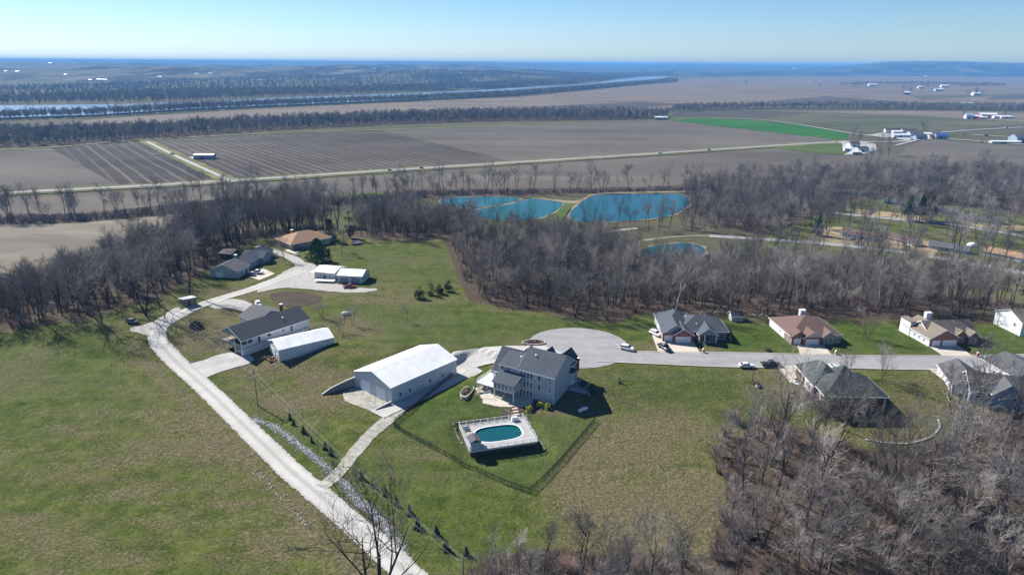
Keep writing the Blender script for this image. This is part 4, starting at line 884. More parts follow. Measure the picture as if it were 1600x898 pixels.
LB=low_barn()
def ranch():
    t,L=frame('ranch_house','white ranch house with charcoal roof and a raised covered deck at its end','house',(379,557),(466,521)); foot(t,-4,L+8,-1,26); L=25
    D=12.2; H0=2.6
    MB().box(.25,.02,-1,L,4.0,H0-.26).box(2.6,4.0,-1,L,D,H0-.26).build('basement_wall',M['white_wall'],t)
    MB().box(4.2,.02,H0,L-.01,D-.02,5.3).build('wall',M['white_wall'],t)
    s=2.9/(D/2)
    MB().prism([(0,5.3),(D/2,8.2),(D,5.3)],.6,L-.02,'x').build('gable_wall',M['blue_wall'],t)
    MB().prism([(-.5,5.3-.5*s+.03),(D/2,8.23),(D+.5,5.3-.5*s+.03),(D+.5,5.3-.5*s+.22),(D/2,8.43),(-.5,5.3-.5*s+.22)],-.2,L+.4,'x').build('roof',M['roof_dark'],t)
    MB().prism([(-.5,5.0),(D/2,8.16),(D+.5,5.0),(D+.5,5.27),(D/2,8.4),(-.5,5.27)],-.26,-.2,'x').box(-.2,-.56,5.0,L+.4,-.5,5.25).build('trim',M['trim'],t)
    MB().box(0,0,H0-.25,4.18,D,H0).build('deck',M['wood'],t)
    for x,y in ((.12,.12),(.12,D/3),(.12,D*2/3),(.12,D-.12),(2.2,.12),(4.0,.12)): MB().box(x-.1,y-.1,-.6,x+.1,y+.1,5.3).build('post',M['trim'],t)
    rail(t,[(4.0,.1,H0),(.1,.1,H0),(.1,D-.1,H0)],1.0,sp=4)
    MB().box(.2,.9,0,.26,3.6,2.1).build('garage_opening',M['glass'],t); MB().box(0,.05,H0,4.18,.12,H0+.95).build('panel_railing',M['white_wall'],t); MB().box(1.2,.35,H0+.0,4.15,.4,H0+2.6).build('porch_screen',M['glass'],t)
    for x,w_,h_,z in ((6.2,1.0,1.9,3.9),(9.8,1.2,.9,4.2),(14.8,.7,.8,4.2),(18.0,.9,1.9,3.9)): win(t,x,-.0,z,w_,h_)
    for y in (2.2,5.0,8.0): win(t,4.18,y,3.8,1.8,1.5,'L')
    # garage wing behind
    gable(t,13,24,D+.02,D+10,-1,4.6,2.4,'y','white_wall','roof_grey'); gdoor(t,12.98,D+6,1.2,4.8,2.2,'L'); chimney(t,22,D-1,6,8.6,'brick',.8); vent(t,17,3,7.0)
    return t
RH=ranch()
def boat_of_logs(): pass
rr=random.Random(5)
t=empty('log_pile',tuple(at(420,562)),R(-25),'heap of cut firewood logs beside the low white metal shed','log pile')
for i in range(26):
    b=MB(); a0=rr.uniform(0,6.28); c=Vector((rr.uniform(-2.2,2.6),rr.uniform(-1.2,1.2),.2+.25*(i%3))); d=Vector((math.cos(a0),math.sin(a0),rr.uniform(-.1,.1)))*rr.uniform(.3,.6)
    b.tube(c-d,c+d,.16,.15,8).build('log',M['wood_red'] if i%2 else M['wood_dark'],t)
# grey blue long house
def long_house():
    t,L=frame('long_house','long low grey blue house with an attached garage at the edge of the left wood','house',(373,433),(419,407)); foot(t,-2,36,-2,14)
    gable(t,-1.5,8,-.5,11.5,-1,3.1,2.5,'x','sage_wall','roof_grey'); gable(t,7.9,33,1.2,10,-1,3.0,2.2,'x','blue_wall','roof_slate'); gable(t,20,27,-.6,9,-1,3.02,1.9,'y','blue_wall','roof_slate')
    gdoor(t,-1.53,7.5,0,2.6,2.2,'L'); door(t,3.4,-.53,0); win(t,.8,-.53,1.5,.8,1.0)
    gdoor(t,5.5,-.53,0,2.6,2.2,'F','blue_wall')
    for x in (10,12.5,15,17.5,29,31.5): win(t,x,1.17,1.6,.8,1.5)
    for x in (22,25): win(t,x,-.63,1.6,.9,1.2)
    chimney(t,11,6.8,4,6.3,'stone',1.0); return t
long_house()
def small(name,label,cat,A,B,D,ze,rise,ax,wm,rm,roof='gable',extra=None,over=.3,Lw=None,dz=0,group=None):
    t,L=frame(name,label,cat,A,B,dz=dz,group=group); L=Lw or L; foot(t,-1,L+1,-1,D+1)
    if roof=='gable': gable(t,0,L,0,D,-.8,ze,rise,ax,wm,rm,over,.14,over)
    elif roof=='hip': hip(t,0,L,0,D,-.8,ze,rise,wm,rm)
    else:
        MB().prism([(0,-.8),(D,-.8),(D,ze),(0,ze+rise)],0,L,'x').build('wall',M[wm],t); MB().prism([(-.5,ze+rise*(1+.5/D)+.02),(D+.3,ze-rise*.3/D+.02),(D+.3,ze-rise*.3/D+.12),(-.5,ze+rise*(1+.5/D)+.12)],-.3,L+.3,'x').build('roof',M[rm],t)
    if extra: extra(t,L)
    return t
def ex_barn(t,L): door(t,L*.3,-.03,0,m='wood_dark'); MB().box(L-1.6,-.04,0,L-.3,.0,1.9).build('opening',M['glass'],t)
small('garden_shed','small brown shed with a rusty pale roof behind the long low house','shed',(344,404),(363,405),7,2.5,1.2,'x','wood_dark','rust_roof',extra=ex_barn)
small('lean_to_shed','small weathered plank shed with a single slope metal roof beside the gravel road','shed',(289,480),(307,476),5.5,2.0,.9,'x','wood','metal_roof','shed',extra=lambda t,L:MB().box(.05,-.03,-.2,.25,.02,2.8).box(L-.25,-.03,-.2,L-.05,.02,2.8).box(1.2,-.03,0,2.2,.02,2.0).build('door',M['wood_dark'],t))
def tan_house():
    t,L=frame('hipped_house','ranch house with a broad orange brown hipped roof at the far end of the lane','house',(456,391),(516,380)); L=20; foot(t,-2,24,-2,18)
    hip(t,0,L,0,15,-1,2.9,3.6,'tan_wall','roof_orange',1.0); hip(t,L-6,L+4,3,12,-1,2.8,2.2,'tan_wall','roof_orange',.8)
    gdoor(t,3,-.03,0,3.6,2.2,m='glass'); win(t,7.5,-.03,1.5,1.2,1.1); win(t,11,-.03,1.5,1.2,1.1); door(t,14,-.03,0); win(t,17,-.03,1.5,1.4,1.1); chimney(t,6,11,4,7,'brick',1.1)
tan_house()
def exs1(t,L): door(t,L*.5,-.03,0,m='glass'); win(t,L*.3,-.03,1.7,.6,.5); MB().box(-2.6,.4,2.2,0,5.2,2.32).build('awning',M['trim'],t); [MB().box(x,y,-.3,x+.1,y+.1,2.2).build('post',M['trim'],t) for x,y in ((-2.5,.5),(-2.5,5))]
def exs2(t,L):
    gdoor(t,L*.27,-.03,0,L*.36,2.4,m='blue_wall'); gdoor(t,L*.74,-.03,0,L*.36,2.4,m='blue_wall')
small('workshop','taller white roofed workshop, left one of the joined pair by the gravel yard','shed',(492,435),(523,438),9.5,3.0,1.3,'x','metal_wall','metal_roof',extra=exs1)
small('storage_shed','long white roofed storage shed with two pale blue doors, right one of the joined pair','shed',(528,441),(566,443),9.0,3.0,1.5,'x','metal_wall','metal_roof',extra=exs2)

# ------------------------------------------------------------------ houses on the street
def house_a():
    t,L=frame('suburban_house','brick house with slate blue roof and pillared porch nearest the cul-de-sac','house',(1035,534),(1138,536)); foot(t,-3,26,-3,20)
    k=L/22.0; t.scale=(k,k,k)
    hip(t,6,22,2.5,15,-1,3.1,3.6,'brick','roof_slate',.6); hip(t,.2,11,5,18.5,-1,3.08,3.9,'white_wall','roof_slate',.5)
    gable(t,0,8.6,.3,10,-1,3.1,3.1,'y','brick','roof_slate'); MB().prism([(0.3,3.2),(4.3,6.0),(8.3,3.2)],.24,.28,'y').build('gable_face',M['blue_wall'],t)
    gable(t,3.6,9.8,-.8,6,-1,3.12,2.1,'y','brick','roof_slate')
    gable(t,12,18,-.4,6,3.0,3.15,2.3,'y','blue_wall','roof_slate'); MB().box(12,-.3,-.5,18,2.5,.15).build('porch_floor',M['concrete'],t)
    for x in (12.2,14.0,17.8): MB().box(x-.16,-.3,.15,x+.16,.02,3.05).build('column',M['trim'],t)
    gdoor(t,2.0,.27,0,2.5,2.2); gdoor(t,6.7,-.83,0,4.8,2.2); door(t,15,2.46,.15,m='wood_dark'); win(t,13.2,2.46,1.5,1.0,1.3); win(t,16.8,2.46,1.5,1.0,1.3); win(t,20,2.46,1.6,2.2,1.5); win(t,-.03,8,1.5,.8,1,'L'); vent(t,9,9,6); vent(t,16,11,5.6); vent(t,12,5,4.6)
house_a()
def house_b():
    t,L=frame('suburban_house','house with brown roof and long sunlit white side wall, middle one along the street','house',(1236,538),(1314,537)); foot(t,-3,24,-3,24)
    k=L/18.5; t.scale=(k,k,k)
    hip(t,0,18.5,1,19,-1,3.0,4.4,'white_wall','roof_brown',.5); gable(t,0,5.5,0,6,-1,3.02,2.0,'y','brick','roof_brown',trim=False); gable(t,3.9,10.6,-.8,7,-1,3.04,2.0,'y','brick','roof_brown')
    gable(t,11.5,16,-.1,6,-1,3.0,1.9,'y','stone','roof_brown'); MB().box(15.9,.6,-1,18.4,3,2.98).build('wall',M['stone'],t)
    MB().prism([(4.3,3.1),(7.25,4.9),(10.2,3.1)],-.86,-.82,'y').build('gable_face',M['tan_wall'],t)
    gdoor(t,2.0,-.03,0,2.4,2.1); gdoor(t,7.2,-.83,0,4.7,2.1); win(t,12.8,-.13,1.5,.8,1.5); win(t,14.4,-.13,1.5,.8,1.5); win(t,17.0,.57,1.5,.7,1.3); win(t,18.0,.57,1.5,.6,1.3)
    for y in (6,9.5): win(t,-.02,y,1.6,.7,1.0,'L')
    c=MB().box(8.6,13,5,10.6,14.4,8.1).build('chimney',M['white_wall'],t); MB().box(8.5,12.9,8.1,10.7,14.5,8.25).build('cap',M['trim'],c)
house_b()
def house_c():
    t,L=frame('suburban_house','brick gabled garage house with tan roof, farthest right across the street','house',(1450,541),(1532,538)); foot(t,-3,24,-3,22)
    k=L/19.5; t.scale=(k,k,k)
    gable(t,2,19.4,2.5,13,-1,3.0,3.3,'x','stone','roof_tan'); gable(t,0,10.6,-.3,14,-1,3.02,3.0,'y','white_wall','roof_tan'); MB().prism([(.05,-.5),(10.55,-.5),(10.55,3.0),(5.3,5.95),(.05,3.0)],-.38,-.31,'y').build('brick_front',M['brick'],t)
    gable(t,15.2,18.9,.8,6,-1,3.03,1.5,'y','brick','roof_tan'); gable(t,11.2,14.8,1.6,6,-1,3.04,1.6,'y','brick','roof_tan',trim=False)
    gdoor(t,2.4,-.4,0,2.7,2.1); gdoor(t,7.3,-.4,0,4.9,2.1); win(t,13,1.56,1.5,1.2,1.3); win(t,17,.77,1.5,1.4,1.3)
    for y in (2.5,5,7.5): win(t,-.02,y,1.5,.7,1.0,'L')
    MB().box(-.2,10,-1,2.2,15.5,5.2).build('rear_wall',M['white_wall'],t); MB().box(-.5,9.7,5.2,2.5,15.8,5.35).build('rear_roof',M['roof_tan'],t)
    c=MB().box(6,11,5,8,12.4,7.9).build('chimney',M['white_wall'],t); MB().box(5.9,10.9,7.9,8.1,12.5,8.05).build('cap',M['trim'],c)
house_c()
M['brick_dark']=brickm('dark_brown_brick',(.10,.05,.042),(.10,.09,.085))
def house_d():
    a0=at(1285,650)
    t=empty('suburban_house',(a0.x,a0.y,a0.z),R(-1.5),'two level brick house with dark green hipped roof above the lower right wood','house'); foot(t,-8,19,-4,24,3)
    hip(t,0,15.8,0,11.5,-2,5.9,4.1,'brick_dark','roof_green',.5); hip(t,-.6,8,6,19,-1,5.88,3.7,'brick_dark','roof_green',.5); hip(t,7,13,10,16,-1,5.86,3.0,'brick_dark','roof_green',.5)
    for x in (1.5,3.2): win(t,x,-.03,4.4,1.0,1.5)
    win(t,6,-.03,4.4,1.6,1.5); win(t,9.3,-.03,1.4,1.6,1.9); win(t,12.5,-.03,4.4,1.2,1.4); door(t,10.6,-.03,0)
    MB().box(-.66,7,2.8,-.6,12,5.8).build('side_panel',M['white_wall'],t)
    for y in (3,8.5,10.5,14): win(t,-.03 if y<6 else -.69,y,4.4,.8,1.2,'L')
    MB().box(15.35,-.12,-1,15.5,-.02,5.8).build('downpipe',M['trim'],t); vent(t,10.5,3.2,7.6); return t
HD=house_d()
def house_e():
    t,L=frame('suburban_house','pale blue grey house with brown roof half hidden by trees at the right edge','house',(1513,628),(1592,640)); foot(t,-4,22,-4,22,3)
    gable(t,0,16,0,10,-2,4.2,3.2,'x','grey_wall','roof_grey'); gable(t,5,12,-1,7,-2,4.2,3.0,'y','blue_wall','roof_grey'); gable(t,-3.5,5,3,16,-1,4.0,2.4,'y','white_wall','roof_grey')
    for x in (1.8,7,10,14.2): win(t,x,-.03 if x<5 or x>12 else -1.03,2.9,1.0,1.4)
    for y in (5,8,11,14): win(t,-3.53,y,2.6,.9,1.3,'L')
house_e()
small('garage','tall white walled garage with brown roof at the right edge beyond the pale house','garage',(1578,612),(1640,610),12,4.5,2.2,'y','white_wall','roof_grey',Lw=13,extra=lambda t,L:(win(t,-.03,3,2.5,.9,1.2,'L'),win(t,-.03,7,2.5,.9,1.2,'L')))
small('suburban_house','white corner of a house cut off by the right edge beyond the green lawn','house',(1593,525),(1640,524),12,4.6,2.6,'x','white_wall','roof_tan',Lw=14,extra=lambda t,L:(win(t,-.03,3,3,.9,1.2,'L'),win(t,2,-.03,3,.9,1.2)))
small('garden_shed','little grey shed with dark gambrel roof between two street houses at the wood edge','shed',(1143,502),(1161,502),3.6,1.9,1.3,'x','sage_wall','roof_dark',extra=lambda t,L:(door(t,-.03,1.8,0,'L'),win(t,L*.6,-.03,1.2,.5,.6)))
rwall('curved block retaining wall below the lawn of the lower right house',[tuple(at(x,y)[:2]) for x,y in ((1352,687),(1380,692),(1415,694),(1440,689),(1458,681),(1468,668),(1466,655))],gz(*at(1410,694)[:2])-1.0,[gz(*at(x,y)[:2])+.15 for x,y in ((1352,687),(1380,690),(1415,690),(1440,685),(1456,679),(1464,668),(1462,655))])

# ------------------------------------------------------------------ valley houses
VH=[('brown roofed ranch house with a silver car outside, leftmost on the valley street',(1312,368),(1362,377),'white_wall','roof_brown'),
('brown roofed ranch house between straw yards, second from the left on the valley street',(1378,374),(1428,386),'tan_wall','roof_brown'),
('grey roofed ranch house behind bare trees, third along the valley street',(1450,388),(1512,398),'grey_wall','roof_grey'),
('rust brown roofed ranch house at the right end of the valley street',(1536,398),(1596,410),'sage_wall','roof_orange'),
('grey ranch house beyond the upper valley street at the right',(1496,344),(1568,352),'grey_wall','roof_grey'),
('dark roofed house among the pines beyond the upper valley street',(1452,330),(1494,336),'tan_wall','roof_grey'),
('pale blue sided house among bare trees beyond the upper valley street',(1380,318),(1440,326),'blue_wall','roof_slate'),
('white roofed low house hidden in trees at the top left of the valley',(1306,303),(1350,306),'white_wall','roof_grey')]
for lb,A_,B_2,wm,rm in VH:
    def exv(t,L):
        for i in range(4): win(t,L*(.14+.17*i),-.03,1.5,1.1,1.1)
        gdoor(t,L*.86,-.03,0,2.8,2.1); door(t,L*.72,-.03,0,m='wood_dark')
    small('ranch_house',lb,'house',A_,B_2,9,2.7,2.0,'x',wm,rm,extra=exv,over=.5)
t=empty('dome_shelter',tuple(at(1518,385)),0,'small white domed shelter between two valley houses','shelter'); MB().blob((0,0,.6),(3,2.6,2.2),3,14,8,.0).build('cover',M['trim'],t); MB().box(-3.1,-2.6,-.3,3.1,2.6,.2).build('base',M['concrete'],t)

# ------------------------------------------------------------------ far farm buildings
def fb(lb,px,py,wm_,L,D,ze,rise,wall,roof,rz=0,cat='barn',name='farm_building',ax='x'):
    p=flat(px,py,PLAIN+.6) if py>150 else None
    t=empty(name,(p.x,p.y,PLAIN+.4),R(rz),lb,cat); t.location.x-=L/2*math.cos(R(rz)); 
    gable(t,0,L,0,D,0,ze,rise,ax,wall,roof,.3,.25,.3,trim=False); MB().box(L*.3,-.06,0,L*.5,.0,ze*.7).build('door',M['glass'],t); foot(t,-2,L+2,-2,D+2); return t
FB=[('long open fronted shed with grey roof alone in the ploughed field',318,248.5,0,24,9,4.5,1.4,'blue_wall','metal_roof',4),
('low farm shed with white roof at the corner of the bright green field',1033,187,0,26,12,4.5,2,'p_green','metal_roof',0),
('pink roofed farmhouse, nearest in the farmyard with big bare trees',1338,230,0,18,10,4.5,3,'white_wall','roof_brown',20),
('white sided shed at the left of the farmyard with big bare trees',1326,236,0,12,8,3.5,2,'white_wall','metal_roof',-10),
('grey roofed barn in the middle of the farmyard with big bare trees',1352,238,0,20,11,4.5,2.5,'white_wall','roof_grey',25),
('long pale shed at the front of the farmyard with big bare trees',1340,241.5,0,14,7,3,1.5,'sage_wall','metal_roof',12),
('white farmhouse at the left end of the roadside hamlet',1392,208.5,0,18,10,5,3.5,'white_wall','roof_grey',0),
('tan shed beside the white farmhouse in the roadside hamlet',1403,209.5,0,16,9,4,2,'tan_wall','metal_roof',0),
('dark blue roofed barn in the roadside hamlet',1412,208,0,26,12,5,3,'grey_wall','p_navy',0),
('dark red roofed barn in the roadside hamlet',1422,208.5,0,26,12,5,3,'tan_wall','wood_dark',0),
('white long shed in front of the roadside hamlet',1410,215,0,30,10,4,2,'white_wall','metal_roof',5),
('grey shed at the centre of the roadside hamlet',1432,213,0,22,12,5,3,'grey_wall','roof_grey',0),
('white low building near the crossing of the roadside hamlet',1447,213,0,20,10,4,2,'white_wall','metal_roof',0),
('dark workshop near the crossing of the roadside hamlet',1440,218,0,18,10,4.5,2.5,'blue_wall','roof_dark',0),
('pink walled shop at the crossing of the roadside hamlet',1459,216,0,14,9,4,2,'tan_wall','roof_brown',0),
('bright blue roofed shed at the right end of the roadside hamlet',1472,216.5,0,20,11,5,3,'blue_wall','p_blue',0),
('large grey blue building cut off by the right edge near the farm road',1604,223.5,0,32,20,8,5,'blue_wall','roof_grey',0),
('long low greenhouse with pale grey roof by the farm road',1572,223.8,0,44,9,2.5,1.2,'sage_wall','metal_roof',-3),
('small white gabled farmhouse at the left of the distant farmstead',1515,185.5,0,16,10,7,5,'white_wall','trim',0),
('green barn next to the white gabled farmhouse of the distant farmstead',1526,185.5,0,26,12,5,3,'p_green','metal_roof',0),
('red barn with white roof in the distant farmstead',1545,184,0,40,16,7,3.5,'p_red','metal_roof',0),
('low red shed in front of the red barn of the distant farmstead',1537,186,0,18,8,3.5,2,'p_red','metal_roof',0),
('small white shed at the right of the distant farmstead',1558,184.8,0,14,9,4,2,'white_wall','metal_roof',0),
('long white shed at the far right of the distant farmstead',1574,185.2,0,28,10,4,2,'white_wall','metal_roof',0),
('white roofed barn standing before the thin tree belt at the right',1515,164.5,0,34,12,5,3,'white_wall','metal_roof',0)]
for f in FB: fb(*f)
FAR2=[('dark farmhouse beside two bare trees on the far right plain',1418,148,'wood_dark','metal_roof',40),('long white poultry barn on the far plain',1365,134.5,'white_wall','metal_roof',90),('farm shed among trees, left one of the far grove',1440,138.5,'grey_wall','metal_roof',50),('grey barn among trees, middle one of the far grove',1468,142.5,'grey_wall','metal_roof',60),('white barn on the right of the far grove',1477,136.5,'white_wall','metal_roof',70),('white farmhouse before the round grove at the far right',1527,149.5,'white_wall','metal_roof',50)]
for lb,px,py,wl,rf,L in FAR2:
    L*=.6
    p=flat(px,py,PLAIN+.5); t=empty('farm_building',(p.x-L/2,p.y,PLAIN+.4),0,lb,'barn'); gable(t,0,L,0,20,0,8,5,'x',wl,rf,.3,.3,.3,trim=False)
HL=[('left edge',12,112),('left bare hill',30,113),('left slope',105,117),('long row, left',144,125.6),('long row, middle',158,125.8),('long row, right',167,125.6),('ridge top by the left hill',80,100),('clearing on the middle ridge',252,121),('slope near the middle ridge',309,116.5),('pale clearing',409,126),('pale clearing, right',418,125.6),('slope above the river',330,116),('far clearing right of the middle',585,108),('far woods in the centre',720,114),('far woods right of the centre',752,111),('far plain by the blue woods',1242,108.5),('far plain beneath the blue ridge',1446,119.5)]
for i,(wh,px,py) in enumerate(HL):
    d=raycam(px,py).normalized(); yy=3000.0; hit=None
    while yy<26000:
        q=CAM+d*(yy/d.y); 
        if q.z<zf(q.x,q.y)+1: hit=q; break
        yy*=1.01
    if hit is None: continue
    L=hit.y*.0048*(.7+.6*((i*37)%10)/10)*(1.0 if i not in(3,4,5) else 1.3); t=empty('distant_farm_building',(hit.x-L/2,hit.y-20,zf(hit.x,hit.y-20)-1),0,'tiny white building in the hazy distance, '+wh,'building'); gable(t,0,L,0,L*.5,-3,L*.22,L*.12,'x','trim','metal_roof',.3,.3,.3,trim=False)
# ------------------------------------------------------------------ vehicles
def vehicle(kind,label,px,py,heading,m,cat='car',z=None,group=None,scale=1,pos=None):
    p=pos or at(px,py); t=empty({'pickup':'pickup_truck','suv':'parked_car','sedan':'parked_car','van':'van'}[kind],(p.x,p.y,p.z+.1 if z is None else z),R(heading),label,cat,group); t.scale=(scale,)*3
    key=('veh',kind)
    if key not in CACHE:
        # sections: x, z bottom, z top, half width
        body={'suv':[(-2.3,.55,.95,.78),(-2.2,.35,1.08,.9),(-1.2,.3,1.1,.94),(0,.3,1.1,.95),(1.1,.3,1.08,.94),(1.9,.33,.98,.9),(2.25,.45,.85,.78)],
              'sedan':[(-2.3,.5,.86,.75),(-2.15,.32,.96,.88),(-1.2,.28,.95,.9),(0,.28,.95,.9),(1.0,.28,.94,.9),(1.9,.32,.84,.85),(2.25,.42,.7,.72)],
              'pickup':[(-2.85,.55,1.05,.9),(-2.8,.5,1.1,.96),(-1.0,.5,1.1,.98),(.2,.48,1.12,.99),(1.3,.48,1.12,.99),(2.4,.5,1.08,.96),(2.8,.55,.95,.86)],
              'van':[(-2.6,.5,1.2,.85),(-2.5,.35,1.25,.95),(0,.3,1.25,.98),(1.6,.3,1.2,.97),(2.3,.35,1.0,.9),(2.55,.45,.85,.8)]}[kind]
        cab={'suv':[(-2.15,1.0,.84),(-1.85,1.62,.7),(.35,1.66,.7),(1.15,1.05,.84)],'sedan':[(-1.75,.92,.8),(-1.05,1.38,.62),(.25,1.42,.62),(1.1,.92,.8)],'pickup':[(-.75,1.08,.88),(-.6,1.78,.74),(.7,1.82,.74),(1.4,1.08,.88)],'van':[(-2.5,1.2,.92),(-2.35,2.0,.8),(1.0,2.05,.8),(1.9,1.2,.9)]}[kind]
        b=MB(); rs=[]
        for x,z0,z1,w_ in body:
            zm=(z0+z1)/2; rs.append([(x,-w_*.9,z0),(x,w_*.9,z0),(x,w_,zm),(x,w_*.97,z1-.08),(x,w_*.86,z1),(x,-w_*.86,z1),(x,-w_*.97,z1-.08),(x,-w_,zm)])
        b.rings(rs)
        if kind=='pickup': 
            pass
        g=MB(); (xa,za,wa),(xb,zb,wb),(xc,zc,wc),(xd,zd,wd)=cab
        g.rings([[(xa,-wa,za-.05),(xa,wa,za-.05),(xa,wa,za),(xa,-wa,za)],[(xb,-wb,za-.05),(xb,wb,za-.05),(xb,wb,zb),(xb,-wb,zb)],[(xc,-wc,za-.05),(xc,wc,za-.05),(xc,wc,zc),(xc,-wc,zc)],[(xd,-wd,zd-.05),(xd,wd,zd-.05),(xd,wd,zd),(xd,-wd,zd)]])
        g2=MB(); 
        k=.93
        rf=MB().rings([[(xb-.06,-wb-.02,zb-.02),(xb-.06,wb+.02,zb-.02),(xb+.06,wb*k,zb+.06),(xb+.06,-wb*k,zb+.06)],[(xc+.08,-wc-.02,zc-.02),(xc+.08,wc+.02,zc-.02),(xc-.06,wc*k,zc+.06),(xc-.06,-wc*k,zc+.06)]])
        for s_ in (-1,1):     # pillars
            for (x1,z1,w1),(x2,z2,w2) in (((xa,za,wa),(xb,zb,wb)),((xd,zd,wd),(xc,zc,wc))): rf.tube((x1,s_*w1,z1),(x2,s_*w2,z2),.05,n=4)
            xm=(xb+xc)/2; rf.tube((xm,s_*(wa+.01),za),(xm,s_*(wb+.02),zb),.045,n=4)
        wr=.36 if kind!='pickup' else .41; ty=MB().tube((0,-.12,0),(0,.12,0),wr,n=14); ri=MB().tube((0,-.135,0),(0,.135,0),wr*.58,n=10)
        hl=MB().box(-.06,-.16,-.07,.05,.16,.07); bed=MB().box(-2.7,-.8,1.11,-.85,.8,1.13); ax={'suv':1.42,'sedan':1.4,'pickup':1.75,'van':1.6}[kind]
        CACHE[key]=(b,g.mesh('glass_mesh',M['glass']),rf,ty.mesh('tyre_mesh',M['tyre']),ri.mesh('rim_mesh',M['steel']),hl.mesh('headlight_mesh',M['trim']),hl.mesh('tail_light_mesh',M['p_red']),bed,ax,wr,body)
    b,g,rf,ty,ri,hl,tl,bed,ax,wr,body=CACHE[key]; mk=('vm',kind,m)
    if mk not in CACHE: 
        me=b.mesh('body_mesh',M[m]); me.polygons.foreach_set('use_smooth',[True]*len(me.polygons)); CACHE[mk]=(me,rf.mesh('cab_roof_mesh',M[m]))
    child('body',CACHE[mk][0],t); child('window_band',g,t); child('cab_roof',CACHE[mk][1],t)
    if kind=='pickup': bed.build('cargo_bed',M['tyre'],t)
    for x in (-ax,ax):
        for y in (-.84,.84): wl=child('wheel',ty,t,(x,y,wr)); child('rim',ri,wl)
    for y in (-.58,.58): child('headlight',hl,t,(body[-1][0]-.02,y,.72)); child('tail_light',tl,t,(body[0][0]+.02,y,.85))
    return t
vehicle('suv','white car driving or parked by itself at the mouth of the cul-de-sac',980,547,-28,'p_white')
vehicle('sedan','white sedan parked at the street kerb beside the lamp post',1166,574,0,'p_white')
vehicle('pickup','dark pickup truck parked at the kerb behind the white sedan',1204,572,0,'p_black','truck')
vehicle('pickup','dark pickup truck standing in the side drive of the brick house with the porch',1038,546,-68,'p_black','truck')
vehicle('suv','dark red and white car behind the black pickup in the side drive',1024,524,-58,'p_white')
vehicle('suv','silver car on the far driveway, left one behind the dark green roof',1276,582,92,'p_silver'); vehicle('suv','grey car on the far driveway, middle one behind the dark green roof',1290,579,92,'p_grey'); vehicle('suv','silver car on the far driveway, right one behind the dark green roof',1303,577,92,'p_silver')
vehicle('sedan','white and blue cart beside the brick wall of the dark green roofed house',1242,600,-62,'p_white',scale=.6)
vehicle('pickup','white pickup truck parked in front of the long grey blue house',402,428,-10,'p_white','truck'); vehicle('sedan','dark blue car parked beside the white pickup at the long house',392,431,-12,'p_navy')
vehicle('suv','white car half hidden behind the garage wing of the deck house',404,478,-60,'p_white')
vehicle('pickup','dark red work truck parked in front of the storage shed',546,450,5,'p_red','truck',scale=.9)
vehicle('suv','silver car in the driveway of the leftmost valley house',1331,375,20,'p_silver'); vehicle('suv','white car on the valley street before the grass yard',1506,411,-18,'p_white'); vehicle('sedan','white car parked at the right end of the valley street',1551,417,10,'p_white')
vehicle('sedan','white car driving on the highway, leftmost of the moving cars',609,267.8,4,'p_grey',z=z_+.3); vehicle('suv','black car on the highway following the grey one',659,264.2,4,'p_black',z=z_+.3); vehicle('van','white and blue van on the highway below the grey field',1031,240.8,4,'p_white','van',z=z_+.3); vehicle('suv','black car on the highway near the green field',1108,236,4,'p_black',z=z_+.3)
vehicle('pickup','green farm truck beside the grass lane in the field',269,242.5,10,'p_green','truck',z=z_+.2,scale=1.3); vehicle('pickup','white farm truck in the dark rows left of the grass lane',243,243.8,5,'p_white','truck',z=z_+.1,scale=1.3)
for i,(x,y,m,hd,lb) in enumerate([(1389,216,'p_white',0,'white vehicle at the left of the hamlet yard'),(1398,217,'p_black',0,'black vehicle in the middle of the hamlet yard'),(1425,219,'p_silver',0,'silver vehicle in front of the dark workshop'),(1534,223,'p_red',-8,'dark red vehicle on the farm road at the right'),(1541,212.4,'p_black',0,'black vehicle on the short white farm track'),(1572,200.5,'p_white',5,'white vehicle on the far farm road at the right')]):
    vehicle('suv',lb,0,0,hd,m,pos=flat(x,y,z_+.2),z=z_+.3,scale=1.3)
vehicle('suv','dark covered vehicle parked at the wood edge by the left gravel patch',208,505,-10,'p_grey',scale=.9); vehicle('van','dark van parked beside the hipped house',468,391,15,'p_navy','van')
t=empty('flatbed_trailer',tuple(at(508,441)),R(-6),'long white flatbed trailer parked in front of the workshop','trailer')
MB().box(-4.2,-1.1,.75,4.0,1.1,.95).build('flatbed',M['trim'],t); MB().box(4.0,-.08,.6,5.6,.08,.72).build('drawbar',M['steel'],t)
tm=CACHE[('veh','suv')][3]
for x in (-.8,.2):
    for y in (-.95,.95): child('wheel',tm,t,(x,y,.4))
t=empty('trampoline',tuple(at(556,381)),0,'round trampoline with blue and red skirt on the far lawn','trampoline'); b=MB()
b.tube((0,0,.7),(0,0,.82),2.4,n=24).build('mat',M['p_navy'],t); b=MB()
for i in range(24):
    a0,a1=i*math.pi/12,(i+1)*math.pi/12; b.add([(2.4*math.cos(a0),2.4*math.sin(a0),.86),(2.4*math.cos(a1),2.4*math.sin(a1),.86),(2.9*math.cos(a1),2.9*math.sin(a1),.8),(2.9*math.cos(a0),2.9*math.sin(a0),.8)],[(0,1,2,3)])
b.build('skirt',M['p_red'],t)
for i in range(6): a0=i*math.pi/3; MB().tube((2.7*math.cos(a0),2.7*math.sin(a0),-.1),(2.7*math.cos(a0),2.7*math.sin(a0),.8),.05).build('leg',M['steel'],t)
